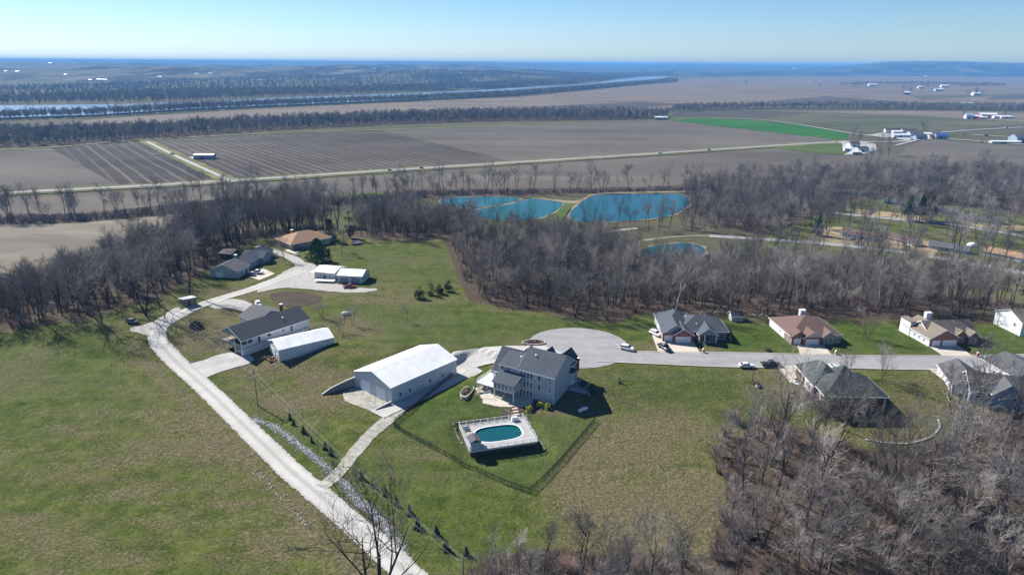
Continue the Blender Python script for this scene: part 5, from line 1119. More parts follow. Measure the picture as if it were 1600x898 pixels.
def tank(label,px,py,rz,s=1):
    t=empty('propane_tank',tuple(at(px,py)),R(rz),label,'tank'); b=MB(); rs=[]
    for x,r in ((-1.6,.05),(-1.5,.3),(-1.25,.45),(1.25,.45),(1.5,.3),(1.6,.05)): rs.append([(x,r*math.cos(i*math.pi/6),.75+r*math.sin(i*math.pi/6)) for i in range(12)])
    b.rings(rs).build('shell',M['trim'],t,True); MB().tube((0,0,1.15),(0,0,1.4),.16,n=8).build('valve_cap',M['trim'],t)
    for x in (-.9,.9): MB().box(x-.1,-.4,-.1,x+.1,.4,.4).build('foot',M['concrete'],t)
    t.scale=(s,)*3
tank('white propane tank lying in the shadow of the large house',911,643,35,1.0); tank('white propane tank under the small fruit trees',541,492,15,1.0)

# ------------------------------------------------------------------ pool
ZD=-2.9
pA,pB,pC,pD=[flat(x,y,ZD) for x,y in ((734,704.5),(840,689),(819,652),(719,663))]
o_=pA; th=math.atan2((pB-pA).y,(pB-pA).x); PL=(pB-pA).length; PW=((pD-pA).length+(pC-pB).length)/2
pool=empty('pool_deck',(o_.x,o_.y,ZD),th,'white railed raised deck around the oval swimming pool','pool deck')
CXp,CYp=PL*.515,PW*.50; RA,RB=PL*.35,PW*.30
ang=sorted([i*2*math.pi/48 for i in range(48)]+[math.atan2(y-CYp,x-CXp)%(2*math.pi) for x in (0,PL) for y in (0,PW)])
def oval(a_,k=1.0):
    c,s=math.cos(a_),math.sin(a_); f=lambda v,e: math.copysign(abs(v)**e,v); return (CXp+k*RA*f(c,.66),CYp+k*RB*f(s,.66))
def rect(a_):
    c,s=math.cos(a_),math.sin(a_); tt=1e9
    if c>1e-9: tt=min(tt,(PL-CXp)/c)
    if c<-1e-9: tt=min(tt,-CXp/c)
    if s>1e-9: tt=min(tt,(PW-CYp)/s)
    if s<-1e-9: tt=min(tt,-CYp/s)
    return (CXp+c*tt,CYp+s*tt)
ov=[oval(a_) for a_ in ang]; rc=[rect(a_) for a_ in ang]; n=len(ang)
deckm=N('pale_grey_deck_boards'); v=deckm.pos(True); sp=deckm.n('ShaderNodeSeparateXYZ'); deckm.l(v,sp.inputs[0]); br_=deckm.math('GREATER_THAN',deckm.math('FRACT',deckm.math('DIVIDE',sp.outputs[0],.15)),.9)
deckm.col(deckm.mix(deckm.math('MULTIPLY',br_,.4),deckm.ramp(deckm.noise(.8,4,v),[(.3,(.27,.265,.26)),(.7,(.36,.355,.34))]),(.15,.15,.15)))
MB().add([(x,y,0) for x,y in ov]+[(x,y,0) for x,y in rc]+[(x,y,-.2) for x,y in ov]+[(x,y,-.2) for x,y in rc],[(i,(i+1)%n,(i+1)%n+n,i+n) for i in range(n)]+[(i+n,(i+1)%n+n,(i+1)%n+3*n,i+3*n) for i in range(n)]+[(i+2*n,(i+1)%n+2*n,(i+1)%n+3*n,i+3*n) for i in range(n)]).build('deck_boards',deckm.m,pool)
MB().rings([[(x,y,z) for x,y in [oval(a_,k) for a_ in ang]] for k,z in ((1.04,.005),(1.04,.05),(.985,.05),(.985,-.02))],False).build('coping',M['trim'],pool)
MB().rings([[(x,y,z) for x,y in [oval(a_,.985) for a_ in ang]] for z in (.0,-1.3)],False).build('pool_wall',basic('blue_pool_liner',(.05,.16,.22),.1),pool)
wat=waterm('turquoise_pool_water',(.006,.072,.085),.06,bs=2.5); MB().add([(x,y,-.28) for x,y in [oval(a_,.983) for a_ in ang]],[tuple(range(n))]).build('pool_water',wat,pool)
rail(pool,[(0,0,0),(PL,0,0),(PL,PW,0),(0,PW,0),(0,0,0)],1.0,.14,2.0)
MB().box(.02,.02,-.45,PL-.02,.12,-.2).box(.02,.12,-.45,.12,PW-.02,-.2).box(PL-.12,.12,-.45,PL-.02,PW-.02,-.2).build('skirt_board',M['trim'],pool)
pm=MB().box(-.08,-.08,-3,.08,.08,-.2).mesh('deck_post_mesh',M['wood_dark'])
for i in range(7): child('deck_post',pm,pool,(.4+i*(PL-.8)/6,.3,0))
MB().box(.3,1.2,-2.4,PL-.3,PW-.5,-.46).build('understructure',M['wood_dark'],pool)
hut=empty('pool_hut',tuple(loc2(pool,0.25,.3,.02)),th,'small grey roofed hut on the near left corner of the pool deck','hut')
MB().box(0,0,0,2.6,3.2,1.9).build('wall',M['grey_wall'],hut); MB().prism([(-.15,1.9),(1.3,2.6),(2.75,1.9),(2.75,2.0),(1.3,2.72),(-.15,2.0)],-.15,3.35,'y').build('roof',M['roof_grey'],hut)
bx=empty('storage_box',tuple(loc2(pool,PL*.80,PW-1.6,.02)),th,'white towel box by the far rail of the pool deck','box'); MB().box(0,0,0,1.5,.9,.95).build('bin',M['trim'],bx); MB().box(-.05,-.05,.95,1.55,.95,1.02).build('lid',M['grey_wall'],bx)
for i,lb in enumerate(('near','far')):
    c=empty('sun_lounger',tuple(loc2(pool,.9,PW-3.4+i*1.1,.02)),th,'dark blue sun lounger at the left of the pool, the %s one of two'%lb,'sun lounger'); MB().box(0,0,.25,1.3,.65,.33).build('seat',M['p_navy'],c); MB().prism([(-.45,.6),(0,.3),(0,.38),(-.42,.68)],0,.65,'y').build('backrest',M['p_navy'],c)
    for x,y in ((.1,.05),(1.2,.05),(.1,.6),(1.2,.6)): MB().box(x-.03,y-.03,0,x+.03,y+.03,.25).build('leg',M['steel'],c)
def border(label,pts,name,m,r0=.16,r1=.30,stepd=.62,seed=1):
    t=empty(name,tuple(at(*pts[0])),0,label,'edging'); rr=random.Random(seed); O=t.location
    ms=[CACHE.setdefault(('stone',m,k),MB().blob((0,0,0),(1,1,.7),k,7,4,.25).mesh('stone_mesh',M[m])) for k in range(3)]
    for q in spline(W(pts),stepd):
        o=child('stone',ms[rr.randrange(3)],t,(q.x-O.x,q.y-O.y,gz(q.x,q.y)-O.z+.1),rr.uniform(0,6)); s_=rr.uniform(r0,r1); o.scale=(s_,s_*.9,s_)
    return t
M['pale_stone']=basic('pale_limestone',(.36,.33,.27),.2,2,.9)
border('pale stones lining the right slope of the pool deck',[(823,650),(830,663),(838,677),(845,690),(851,702)],'stone_border','pale_stone',.22,.34)
border('pale stones lining the left side of the pool deck',[(708,661),(711,670),(715,682),(722,693)],'stone_border','pale_stone',.2,.3,.7,2)
border('stone edge of the small lawn between patio and pool',[(770,634),(790,640),(804,652),(806,660),(798,662),(760,656),(712,660)],'stone_border','pale_stone',.14,.2,.5,3)
M['slab']=basic('tan_stone_slab',(.45,.38,.29),.12,1.5,.9); stp=empty('garden_steps',tuple(at(806,641)),th,'five tan stepping slabs leading from the patio down to the pool','steps')
for i in range(5):
    q=at(803.5+i*1.2,634.5+i*4.6)+Vector((0,0,.16)); MB().box(-.75,-.36,-.2,.75,.36,.12).build('slab',M['slab'],stp).location=(Matrix.Rotation(-th,3,'Z')@(q-stp.location))
# raised planters
def planter(label,pts,zt,mulch=True):
    t=empty('raised_planter',tuple(at(*pts[0])),0,label,'planter'); O=t.location; P=smooth_closed(W(pts),2); n=len(P); c=sum(P,Vector((0,0)))/n
    lo=[(p.x-O.x,p.y-O.y,-.5) for p in P]; hi=[(p.x-O.x,p.y-O.y,zt) for p in P]; inn=[((p.x-c.x)*.9+c.x-O.x,(p.y-c.y)*.85+c.y-O.y,zt) for p in P]; ind=[(x,y,zt-.2) for x,y,_ in inn]
    MB().rings([lo,hi,inn,ind],False).build('stone_wall',M['pale_stone'],t); MB().add([(x,y,z+.02) for x,y,z in ind],[tuple(range(n))]).build('soil',M['mulch'],t)
    rr=random.Random(len(label))
    for k in range(9):
        i=rr.randrange(n); f=rr.uniform(0,.8); MB().blob((c.x-O.x+(inn[i][0]+O.x-c.x)*f,c.y-O.y+(inn[i][1]+O.y-c.y)*f,zt),(.35,.35,.3),k,7,4,.3).build('plant',M['shrub_brown'],t)
planter('oval stone ringed flower bed beside the driveway at the cul-de-sac',[(813,536),(822,532),(840,531),(852,534),(853,538),(840,540),(822,539)],.45)
planter('curved raised stone planter below the left end of the house deck',[(718,622),(720,612),(728,603),(738,600),(742,606),(735,618),(728,626)],.9)
rwall('low tan retaining wall around the side entrance of the large house',[tuple(p[:2]) for p in [at(x,y) for x,y in ((903,596),(912,603),(920,612),(921,619))]],-2.6,[-.9,-1.1,-1.6,-2.3],.4,m='wallblock')
def shrub(label,px,py,r,m,h=1.0,name='shrub',group=None):
    p=at(px,py); t=empty(name,(p.x,p.y,p.z),0,label,'shrub',group); rr=random.Random(int(px*7+py)); b=MB()
    n=int(150*min(2.2,r))
    for i in range(n):
        a0=rr.uniform(0,6.283); u=rr.random()**.4; ph=rr.uniform(-.5,1.5); q=Vector((math.cos(a0)*math.cos(ph)*r*u,math.sin(a0)*math.cos(ph)*r*u,(math.sin(ph)*u+.55)*r*h)); d=Vector((rr.uniform(-1,1),rr.uniform(-1,1),rr.uniform(-.6,1))).normalized()*r*.26; e=d.orthogonal().normalized()*r*.13
        b.add([q-d,q+e,q+d,q-e],[(0,1,2,3)])
    b.build('foliage',M[m],t); MB().tube((0,0,-.15),(0,0,r*h*.7),.05*max(1,r),.03,6).build('stem',M['bark'],t); return t
shrub('round yellow green shrub in the mulch bed, leftmost of three',827,641,1.0,'shrub_yellow'); shrub('round yellow green shrub in the mulch bed, middle of three',844,635,1.0,'shrub_yellow'); shrub('round yellow green shrub in the mulch bed, the one nearest the house corner',855,638,1.05,'shrub_yellow')
shrub('dark brown bush beside the side entry wall of the large house',911,603,1.3,'shrub_brown',.8); shrub('dark evergreen bush at the end of the side entry wall',923,616,1.2,'needle',1.6)
shrub('round brown bush on the grass inside the road bend',307,512,2.0,'shrub_brown',.7); shrub('dark low bush at the front of the middle brown roofed house',1254,524,1.0,'shrub_brown',.8)
shrub('dark green bush at the right end of the porch house',1142,535,1.0,'needle',1.8); shrub('low brown bush in the lawn patch by the lamp post',1182,601,.9,'shrub_brown',.7); shrub('low dark bush on the verge left of the brown roofed house driveway',1200,548,1.0,'shrub_brown',.6)

# ------------------------------------------------------------------ evergreens
def conifer_mesh(h,r,seed,n,m,low=.05,pw=1.0):
    if pw<.56 or m=='needle_light': return bush_mesh(h,r,seed,n,m,m=='needle_light')
    key=('con',h,r,seed,m)
    if key in CACHE: return CACHE[key]
    rr=random.Random(seed); b=MB()
    for i in range(n):
        t=rr.random()**1.15; a0=rr.uniform(0,6.283); z=h*(low+(1-low)*t); R_=r*(1-t)**pw*rr.uniform(.35,1.15)*(1+.22*math.sin(3*a0+seed+t*9)+.18*math.sin(5*a0-t*14))+.04; c,s=math.cos(a0),math.sin(a0)
        w_=.13*r*rr.uniform(.6,1.3)+.03; dz=-R_*rr.uniform(.05,.45); s0=R_*rr.uniform(.0,.5); p0=Vector((c*s0,s*s0,z)); p1=Vector((c*R_,s*R_,z+dz)); sd_=Vector((-s,c,rr.uniform(-.4,.4)))*w_
        b.add([p0-sd_*.3,p0.lerp(p1,.6)-sd_,p1,p0.lerp(p1,.6)+sd_],[(0,1,2,3)])
    me=b.mesh('foliage_mesh',M[m]); tk=MB().tube((0,0,-.3),(0,0,h*.92),.02*h+.02,.01*h,6).mesh('trunk_mesh',M['bark']); CACHE[key]=(me,tk); return me,tk
def bush_mesh(h,r,seed,n,m,pine):
    key=('bush',h,r,seed,m)
    if key in CACHE: return CACHE[key]
    rr=random.Random(seed); b=MB(); L_=[]
    for i in range(26 if pine else 14):
        t=rr.random(); a0=rr.uniform(0,6.283); pr=(1-t**1.7)*.8 if pine else math.sqrt(max(.05,1-(2*t-1)**2))*.62
        L_.append((Vector((math.cos(a0)*r*pr*rr.uniform(.5,1),math.sin(a0)*r*pr*rr.uniform(.5,1),h*(.1+.82*t))),r*rr.uniform(.26,.42)*(1.15-.5*t)))
    for c,q in L_:
        for k in range(n//len(L_)):
            d=Vector((rr.gauss(0,1),rr.gauss(0,1),rr.gauss(0,.8))).normalized(); p=c+d*q*rr.uniform(.6,1.1); p.z=max(p.z,.1); e=(d+Vector((rr.uniform(-.6,.6),rr.uniform(-.6,.6),rr.uniform(-.5,.5)))).normalized()*q*.42; s_=e.orthogonal().normalized()*q*.13
            b.add([p-e*.4,p+s_,p+e,p-s_],[(0,1,2,3)])
    me=b.mesh('foliage_mesh',M[m]); tk=MB().tube((0,0,-.3),(0,0,h*.85),.02*h+.02,.01*h,6).mesh('trunk_mesh',M['bark']); CACHE[key]=(me,tk); return me,tk
def conifer(name,label,px,py,h,r,seed,n,m,group=None,low=.05,pw=1.0,cat='tree'):
    p=at(px,py); t=empty(name,(p.x,p.y,p.z-.05),random.Random(seed+int(px)).uniform(0,6),label,cat,group); me,tk=conifer_mesh(h,r,seed,n,m,low,pw); child('foliage',me,t); child('trunk',tk,t); claim([(p.x-r,p.y-r),(p.x+r,p.y-r),(p.x+r,p.y+r),(p.x-r,p.y+r)],1); return t
SAP=[(453,655),(458,663),(474,676),(487,690),(508,701),(517,710),(565,748),(582,760),(602,772),(619,788),(640,803),(652,825),(682,836),(696,858),(728,866)]
SL=['just below the shadow of the tall utility pole','second from the utility pole in the row','third from the utility pole in the row','fourth from the utility pole in the row','upper one of the pair just before the gravel track','lower one of the pair just before the gravel track','first below the gravel track','second below the gravel track, bluish','third below the gravel track','behind the upper twigs of the big foreground tree','fifth below the gravel track','sixth below the gravel track','seventh below the gravel track','last but one before the small utility pole','beside the small utility pole at the lower end']
for i,((x,y),l) in enumerate(zip(SAP,SL)):
    s_=[1.9,1.6,2.2,1.5,2.0,2.1,2.2,1.8,2.2,2.0,2.3,2.5,2.3,2.3,2.0][i]; t=conifer('evergreen_sapling','dark evergreen sapling '+l,x,y,2.0,.75,i%3,260,'needle','young evergreens planted along the rock ditch'); t.scale=(s_/2*1.15,)*3
conifer('evergreen_sapling','small dark evergreen standing alone on the lawn south of the street',968,598,1.9,.55,1,220,'needle'); conifer('evergreen_tree','full mid green pine by the gravel yard and the hipped house',497,409,10.5,5.6,5,2600,'needle_light',low=.06,pw=.6)
for i,(x,y,h,r,l) in enumerate([(657,466,4.8,2.7,'leftmost and roundest'),(673,461,5.6,2.2,'second, tall and narrow'),(687,459,3.6,2.2,'third, lowest'),(701,455,4.8,2.3,'rightmost')]): conifer('cedar_tree','dull green cedar on the far lawn, %s of four'%l,x,y,h,r,20+i,1100,'cedar','cedars clustered on the far lawn',.02,.55)
conifer('cedar_tree','dark ragged cedar among the bare trees behind the far lawn',547,372,15,3.4,31,1800,'cedar',low=.1,pw=.5); conifer('cedar_tree','broad dark cedar behind the hipped house',515,376,11,4.4,32,1800,'cedar',low=.1,pw=.5); conifer('cedar_tree','dark cedar at the edge of the wood behind the long house',352,372,12,3.6,33,1500,'cedar',low=.1,pw=.5)
conifer('pine_tree','dark green pine left of the valley houses',1277,368,16,4.0,34,2000,'needle',low=.15,pw=.7)
for i,(x,y,h,l) in enumerate([(1418,345,20,'left'),(1436,346,21,'middle'),(1452,345,19,'right')]): conifer('pine_tree','tall dark pine beside the upper valley street, %s one of three'%l,x,y,h,4.6,40+i,2000,'needle','pines beside the upper valley street',.3,.6)
conifer('pine_tree','dark pine rising from the wood at the right horizon edge of the valley',1447,302,17,4.5,45,1500,'needle',low=.2,pw=.7); None

# ------------------------------------------------------------------ trees that stand alone
def solo(label,px,py,s_,k,pale=False,red=False,rz=0,name='bare_tree'):
    p=at(px,py); claim([(p.x-1,p.y-1),(p.x+1,p.y-1),(p.x+1,p.y+1),(p.x-1,p.y+1)],2.5); return bare_thing(p.x,p.y,s_,rz,k,label,crown=CR_PALE if pale else (CR_RED if red else None),trunk=TK_PALE if pale else None,name=name)
T,C=bare_tree(81,25,.46,3,.4,.022,0,.25,dead=True,trk=1.35); bt=at(590,950); big=empty('bare_tree',(bt.x,bt.y,bt.z-.3),R(20),'big dark leafless tree with two trunks standing over the gravel road in the foreground','tree'); link('trunk',tmesh('trunk_mesh',T,M['bark_dark']),big); link('crown',tmesh('crown_mesh',C,M['twig']),big)
solo('small bare tree on the lawn between the deck house and the garden plot',503,496,.38,7); solo('low spreading bare fruit tree beside the white propane tank',533,519,.36,7,rz=1); solo('small bare fruit tree right of the white propane tank',551,507,.34,3,rz=2); solo('thin bare sapling on the patchy lawn',637,502,.32,5)
solo('pale bare tree in the fork of the far lane',445,407,.55,2,rz=1.5); solo('bare young tree with a fine crown beside the hipped house',534,397,.5,0); solo('bare tree near the right end of the hipped house',523,389,.5,1)
solo('reddish twigged young tree on the lawn between the brown and the tan roofed house',1355,529,.56,7,red=True); solo('round crowned bare tree between the street and the dark green roofed house',1377,592,.56,7,rz=2); solo('low reddish bare tree before the peak of the dark green roof',1321,585,.42,7,red=True,rz=1)
solo('bare tree alone at the wood edge behind the brown roofed house lawn',1403,508,.85,1); solo('tall white barked sycamore in front of the wood behind the porch house',1055,489,.8,6,pale=True); solo('pale barked sycamore at the middle right of the wood',1244,470,.78,6,pale=True,rz=2)
solo('large spreading bare tree in front of the pale house at the right edge',1535,655,.95,2,rz=.6); solo('forked bare tree leaning before the pale house, left of the spreading one',1487,648,.75,3,rz=1.2); solo('dark bare tree directly below the dark green roofed house',1318,672,.72,2,rz=2.2); solo('many branched bare tree left below the dark green roofed house',1268,685,.72,3,rz=.4); solo('bare leaning tree at the lawn edge left of the lower right wood',1128,690,.42,2,rz=3); solo('slim bare tree before the curved retaining wall',1410,715,.66,4,rz=1); solo('crooked dark tree in the clearing of the lower right wood',1452,790,.75,6,rz=2)
solo('reddish bare tree at the right end of the long house',398,391,.7,7,red=True); solo('tall dark tree at the edge of the wood behind the long house',250,478,1.15,2,rz=1); solo('broad dark tree beside the left wood above the gravel patch',228,492,1.2,3,rz=2); solo('massive bare tree with dark base at the corner of the left wood',160,508,1.05,2,rz=.3); solo('bare tree standing alone by the stub lane and lean-to shed',296,462,1.05,1,rz=.8)
for i,(x,y,s_,k,l) in enumerate([(848,905,.55,1,'third'),(905,925,.72,0,'fourth, tallest'),(975,905,.45,5,'fifth'),(1010,930,.78,2,'sixth, broad crowned'),(1065,915,.55,6,'seventh'),(1140,925,.60,3,'last, next to the tan grass'),(800,905,.5,4,'second'),(752,915,.45,7,'first from the left')]): solo('slender bare tree rising from the bottom edge, '+l,x,y,s_,k,rz=i)
for i,(x,y,s_,k,l) in enumerate([(1045,297,1.1,2,'tall tree with open crown'),(1125,296,.9,3,'leaning tree'),(50,344,1.15,2,'tall broad tree'),(103,338,.95,1,'tall narrow tree')]): solo('%s in the row before the highway, at %s'%(l,['the big pond','the right pond end','the left edge','far left, second'][i]),x,y,s_,k,rz=i)
for x,y,s_,k,l in [(1165,134.5,1.4,7,'dark bare tree standing alone in the wide far field'),(1273,132,1.3,7,'round bare tree alone on the far plain, left'),(1292,131,1.2,7,'round bare tree alone on the far plain, right'),(1280,138,1.1,7,'small bare tree on the far plain below the pair'),(1336,138,1.1,7,'small bare tree alone left of the long poultry barn'),(1410,148,1.3,2,'left bare tree at the dark far farmhouse'),(1421,147,1.4,7,'right bare tree at the dark far farmhouse'),(1441,140,1.2,7,'left tree of the far grove'),(1448,139,1.3,7,'second tree of the far grove'),(1457,141,1.3,7,'third tree of the far grove'),(1463,143,1.2,7,'front tree of the far grove'),(1511,149.5,1.0,7,'bare tree left of the round far grove'),(1525,149.5,1.4,7,'biggest tree of the round grove at the far right'),(1534,150,1.2,7,'right tree of the round grove at the far right'),(1520,164,1.2,7,'tree beside the white roofed barn before the thin belt'),(1506,185,1.0,7,'bare tree left of the small white gabled farmhouse'),(1569,184,1.1,7,'dark tree between the white sheds of the distant farmstead'),(1579,185,.8,7,'small tree at the right end of the distant farmstead')]:
    p=flat(x,y,z_); bare_thing(p.x,p.y,s_*(1.0 if y>160 else 1.25),x,k,l,z=z_)
for x,y,s_,k,l in [(1330,224,1.1,2,'tall open bare tree left in the farmyard at the green paddock'),(1343,223,1.0,7,'second bare tree behind the pink roofed farmhouse'),(1376,241,1.35,2,'huge forked bare tree right of the farmyard'),(1388,243,1.3,3,'huge dark bare tree at the right of the farmyard thicket'),(1362,250,.9,7,'rounded thicket tree at the bottom of the farmyard'),(1352,252,.75,7,'low thicket tree left at the bottom of the farmyard'),(1374,252,.95,7,'dense thicket tree right at the bottom of the farmyard'),(1441,208,1.2,7,'dark tree behind the roadside hamlet'),(1468,211,1.0,7,'tree behind the blue roofed shed'),(1504,220,.7,5,'small tree between the two farm roads'),(1595,214,1.2,7,'bare tree beside the building at the right edge'),(1531,266,1.0,2,'spreading bare tree below the ploughed field at the right')]:
    p=flat(x,y,z_ if y<255 else PLAIN); bare_thing(p.x,p.y,s_,x,k,l,z=p.z)

# ------------------------------------------------------------------ fence, poles, wires, posts
def iron_fence():
    pts=[(713,583),(668,620),(640,642),(617,660),(616,667),(640,682),(672,699),(708,718),(745,736),(785,755),(828,770),(850,749),(878,719),(903,690),(929,659)]
    P=W(pts); t=empty('iron_fence',(P[0][0],P[0][1],gz(*P[0])),0,'black iron picket fence enclosing the yard with the pool','fence'); O=t.location
    rl=MB(); bb=MB(); pm=MB().box(-.045,-.045,-.3,.045,.045,1.42).mesh('post_mesh',M['black_metal']); C=[]
    for i in range(len(P)-1):
        a0=Vector(P[i]); b0=Vector(P[i+1]); n=max(1,round((b0-a0).length/2.4)); C+=[a0+(b0-a0)*k/n for k in range(n)]
    C.append(Vector(P[-1])); C3=[Vector((c.x,c.y,gz(c.x,c.y)))-O for c in C]
    for i,c in enumerate(C3):
        child('post',pm,t,c)
        if i:
            a0=C3[i-1]
            for zz in (.15,1.05,1.28): rl.tube(a0+Vector((0,0,zz)),c+Vector((0,0,zz)),.036,n=4,caps=False)
            for k in range(1,18): q=a0.lerp(c,k/18); bb.tube(q+Vector((0,0,.1)),q+Vector((0,0,1.32)),.021,n=3,caps=False)
    rl.build('rail',M['black_metal'],t); tag(bb.build('picket',M['black_metal'],t),kind='stuff')
iron_fence()
t,L=frame('board_fence','reddish wooden board fence along the left side of the brown roofed house','fence',(1207,505),(1220,520))
for i in range(int(L*1.2/.6)+6): MB().box(i*.6,-.03,-.3,i*.6+.56,.03,1.75).build('board',M['wood_red'],t)
MB().box(0,.03,.4,L*1.2+3,.09,.5).box(0,.03,1.3,L*1.2+3,.09,1.4).build('rail',M['wood_red'],t)
def upole(label,px,py,h,rz,tr=True,arm=2.4):
    p=at(px,py); t=empty('utility_pole',tuple(p),R(rz),label,'utility pole'); MB().tube((0,0,-1),(0,0,h),.16,.11,8).build('pole',M['pole'],t)
    MB().box(-arm/2,-.06,h-.75,arm/2,.06,h-.62).build('crossarm',M['wood'],t)
    for x in (-arm/2+.1,0,arm/2-.1): MB().tube((x,0,h-.62 if x else h),(x,0,h-.4 if x else h+.22),.05,.04,6).build('insulator',M['steel'],t)
    if tr: MB().tube((.0,-.42,h-2.6),(0,-.42,h-1.7),.26,n=10).build('transformer',M['steel'],t)
    return t
UP=[upole('tall grey utility pole beside the gravel road above the rock ditch',403,634,10.8,45,True),upole('small utility pole at the lower end of the sapling row',724,905,5.2,40,False,1.6),upole('utility pole with transformer at the edge of the left wood',224,473,10,30,True)]
def wires(a,b,ha,hb,label,sag=1.2,offs=(-1.0,0,1.0)):
    t=empty('power_line',tuple(a.location),0,label,'power line'); d=(b.location-a.location); s_=Vector((-d.y,d.x,0)).normalized()
    for o in offs:
        w_=MB(); prev=None
        for i in range(25):
            f=i/24; q=Vector((d.x*f,d.y*f,ha*(1-f)+(d.z+hb)*f-sag*4*f*(1-f)))+s_*o
            if prev is not None: w_.tube(prev,q,.016,n=3,caps=False)
            prev=q
        w_.build('wire',M['wire'],t)
wires(UP[0],UP[1],10.3,4.8,'thin wires from the tall utility pole down over the saplings to the small pole',1.6,(-1.0,0,.35)); wires(UP[2],UP[0],9.5,10.3,'thin wires crossing the bend of the gravel road to the tall utility pole',1.6)
def lamp():
    p=at(1175,600); t=empty('street_lamp',tuple(p),0,'dark slim lamp post on the verge behind the white sedan','lamp post'); MB().tube((0,0,-.3),(0,0,4.6),.07,.05,8).build('pole',M['black_metal'],t); MB().tube((0,0,4.6),(0,0,5.0),.2,.14,8).tube((0,0,5.0),(0,0,5.12),.24,.05,8).build('lamp_head',M['black_metal'],t)
lamp()
def mailbox(label,px,py,m='pale_stone'):
    t=empty('mailbox',tuple(at(px,py)),0,label,'mailbox'); MB().box(-.3,-.3,-.2,.3,.3,1.25).build('pillar',M[m],t); MB().prism([(-.36,1.25),(.36,1.25),(0,1.55)],-.36,.36,'y').build('cap',M['concrete'],t); MB().box(-.12,-.45,.85,.12,-.3,1.1).build('box',M['black_metal'],t)
mailbox('pale stone mailbox pillar at the driveway of the porch house',1099,551); mailbox('pale stone mailbox pillar at the driveway of the brown roofed house',1306,554); mailbox('brown mailbox pillar at the driveway of the tan roofed house',1527,557,'brick')
for i,(x,y) in enumerate([(510,252),(735,256),(944,246),(1148,232),(1340,209)]): 
    p=flat(x,y,z_); t=empty('utility_pole',(p.x,p.y,z_),0,'thin roadside pole by the highway, number %s from the left'%('one','two','three','four','five')[i],'utility pole'); MB().tube((0,0,0),(0,0,11),.2,.14,6).build('pole',M['pole'],t); MB().box(-1.3,-.08,10,1.3,.08,10.2).build('crossarm',M['wood'],t)
t=empty('boulder',tuple(at(464,400)),0,'pale boulder heap at the grass edge beside the green pine','rock'); MB().blob((0,0,.3),(1.3,1,.7),3,9,6,.2).build('rock',M['pale_stone'],t)
t=empty('culvert_post',tuple(at(1184,604)),0,'white and black utility box on the verge patch by the lamp post','utility box'); MB().box(-.5,-.4,0,.5,.4,.7).build('cabinet',M['trim'],t); MB().box(-.55,-.45,.7,.55,.45,.78).build('lid',M['black_metal'],t)
# riprap ditch: nobody could count these stones
def riprap(pts,wd,n,label,name='riprap',m='ditch_stone',smin=.10,smax=.27):
    C=spline(W(pts),.5); b=MB(); rr=random.Random(n)
    for i in range(n):
        c=C[rr.randrange(len(C))]; x=c.x+rr.gauss(0,wd*.3); y=c.y+rr.gauss(0,wd*.3); s_=rr.uniform(smin,smax); z=gz(x,y)
        P=[(x+s_*rr.uniform(.6,1.2)*math.cos(k*1.2566+rr.random()*.5),y+s_*rr.uniform(.6,1.2)*math.sin(k*1.2566),z-.05) for k in range(5)]; T_=[(x+(p[0]-x)*.55,y+(p[1]-y)*.55,z+s_*rr.uniform(.45,.8)) for p in P]
        b.add(P+T_,[(k,(k+1)%5,(k+1)%5+5,k+5) for k in range(5)]+[(9,8,7,6,5)])
    o=b.build(name,M[m]); tag(o,label,'stones',kind='stuff')
M['ditch_stone']=basic('grey_white_limestone_rock',(.34,.335,.33),.35,1.5,.9,obj=False)
riprap([(398,656),(423,664),(447,679),(469,697),(490,713),(509,729),(518,738)],1.9,1500,'pale grey rocks filling the drainage ditch above the gravel track')
riprap([(536,752),(549,768),(561,784),(584,802),(607,828),(622,850),(634,875)],2.3,1900,'pale grey rocks filling the drainage ditch below the gravel track')
riprap([(388,655),(396,652),(405,660)],2.5,90,'scattered pale rocks at the head of the ditch'); riprap([(560,612),(580,624),(596,640)],3.0,220,'loose pale rocks on the apron before the barn doors',smin=.08,smax=.25)
riprap([(400,735),(430,768),(455,792),(480,820)],1.5,120,'tan clods of a washed out bank left of the gravel road',m='pale_stone',smin=.1,smax=.3)
riprap([(1075,489),(1120,487),(1160,492),(1200,492)],3,120,'pale rocks scattered along the edge of the middle wood',m='pale_stone',smin=.15,smax=.4)
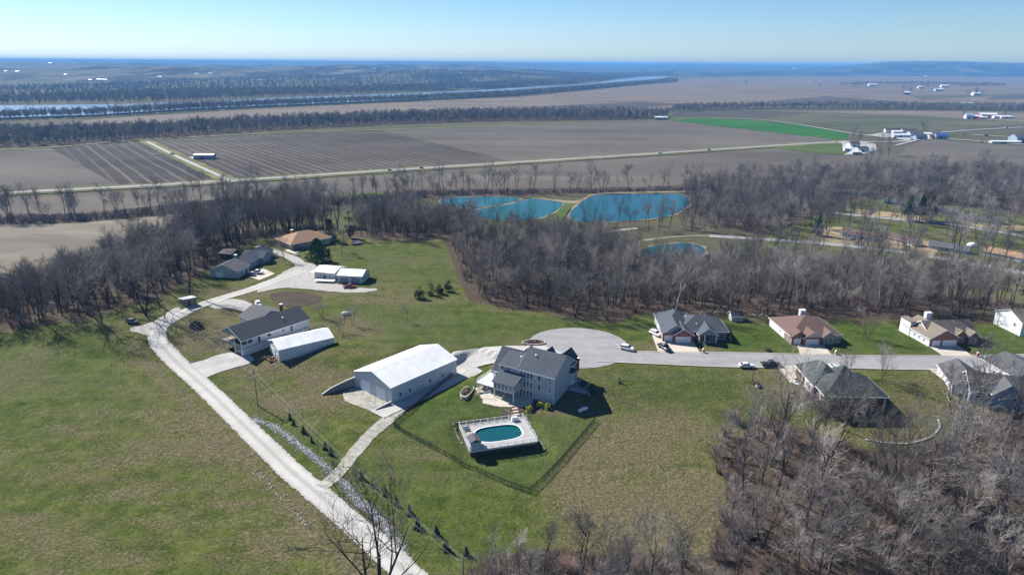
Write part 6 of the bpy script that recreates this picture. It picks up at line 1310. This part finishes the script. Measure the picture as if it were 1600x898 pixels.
# grass tufts: dry and green clumps on the near meadow
def tufts():
    AV=[tuple(q) for q in spline(road,3)]; nroad=len(AV); AV+=[(q[0],q[1]) for q in spline(stn+sts,5)]+circ; cc=_c; AV+=[(cc.x+a,cc.y+b_) for a in (-9,0,9) for b_ in (-9,0,9)]
    rr=random.Random(77); b=[MB(),MB()]
    for i in range(9000):
        y=86+(rr.random()**1.5)*115; x=rr.uniform(-.80,.80)*y; k=0 if rr.random()<.85 else 1
        if inpoly(WOOD_SE,np.array([x]),np.array([y]))[0] or any((x-q[0])**2+(y-q[1])**2<(16 if j_<nroad else 60) for j_,q in enumerate(AV)): continue
        z=gz(x,y); h=rr.uniform(.04,.13); a0=rr.uniform(0,6.283)
        for j in range(2):
            a1=a0+j*1.6; c,s=math.cos(a1)*h*1.1,math.sin(a1)*h*1.1; b[k].add([(x-c,y-s,z-.02),(x+c,y+s,z-.02),(x+c*.5,y+s*.5,z+h),(x-c*.6,y-s*.6,z+h*.8)],[(0,1,2,3)])
    tag(b[0].build('dry_grass',basic('dry_grass_blades',(.20,.18,.10),.3,1,.95,obj=False)),'straw coloured grass clumps scattered over the near pasture and lawns','grass',kind='stuff')
    tag(b[1].build('grass',basic('green_grass_blades',(.07,.10,.025),.4,1,.95,obj=False)),'dark green grass clumps scattered over the near pasture and lawns','grass',kind='stuff')
tufts()
finish_trees()
# ------------------------------------------------------------------ haze
def haze():
    x0,x1,y0,y1,z0,z1=-70000,70000,-400,95000,PLAIN-12,128
    b=MB().box(x0,y0,z0,x1,y1,z1); m=bpy.data.materials.new('pale_blue_air'); m.use_nodes=True; t=m.node_tree; t.nodes.clear()
    o_=t.nodes.new('ShaderNodeOutputMaterial'); v=t.nodes.new('ShaderNodeVolumePrincipled'); v.inputs['Color'].default_value=(.17,.45,.86,1); v.inputs['Density'].default_value=HAZE; v.inputs['Anisotropy'].default_value=0.0
    t.links.new(v.outputs[0],o_.inputs['Volume']); o=b.build('haze',m); o['kind']='stuff'; o['label']='pale blue haze lying over the far river valley'
HAZE=0.95e-4
haze()
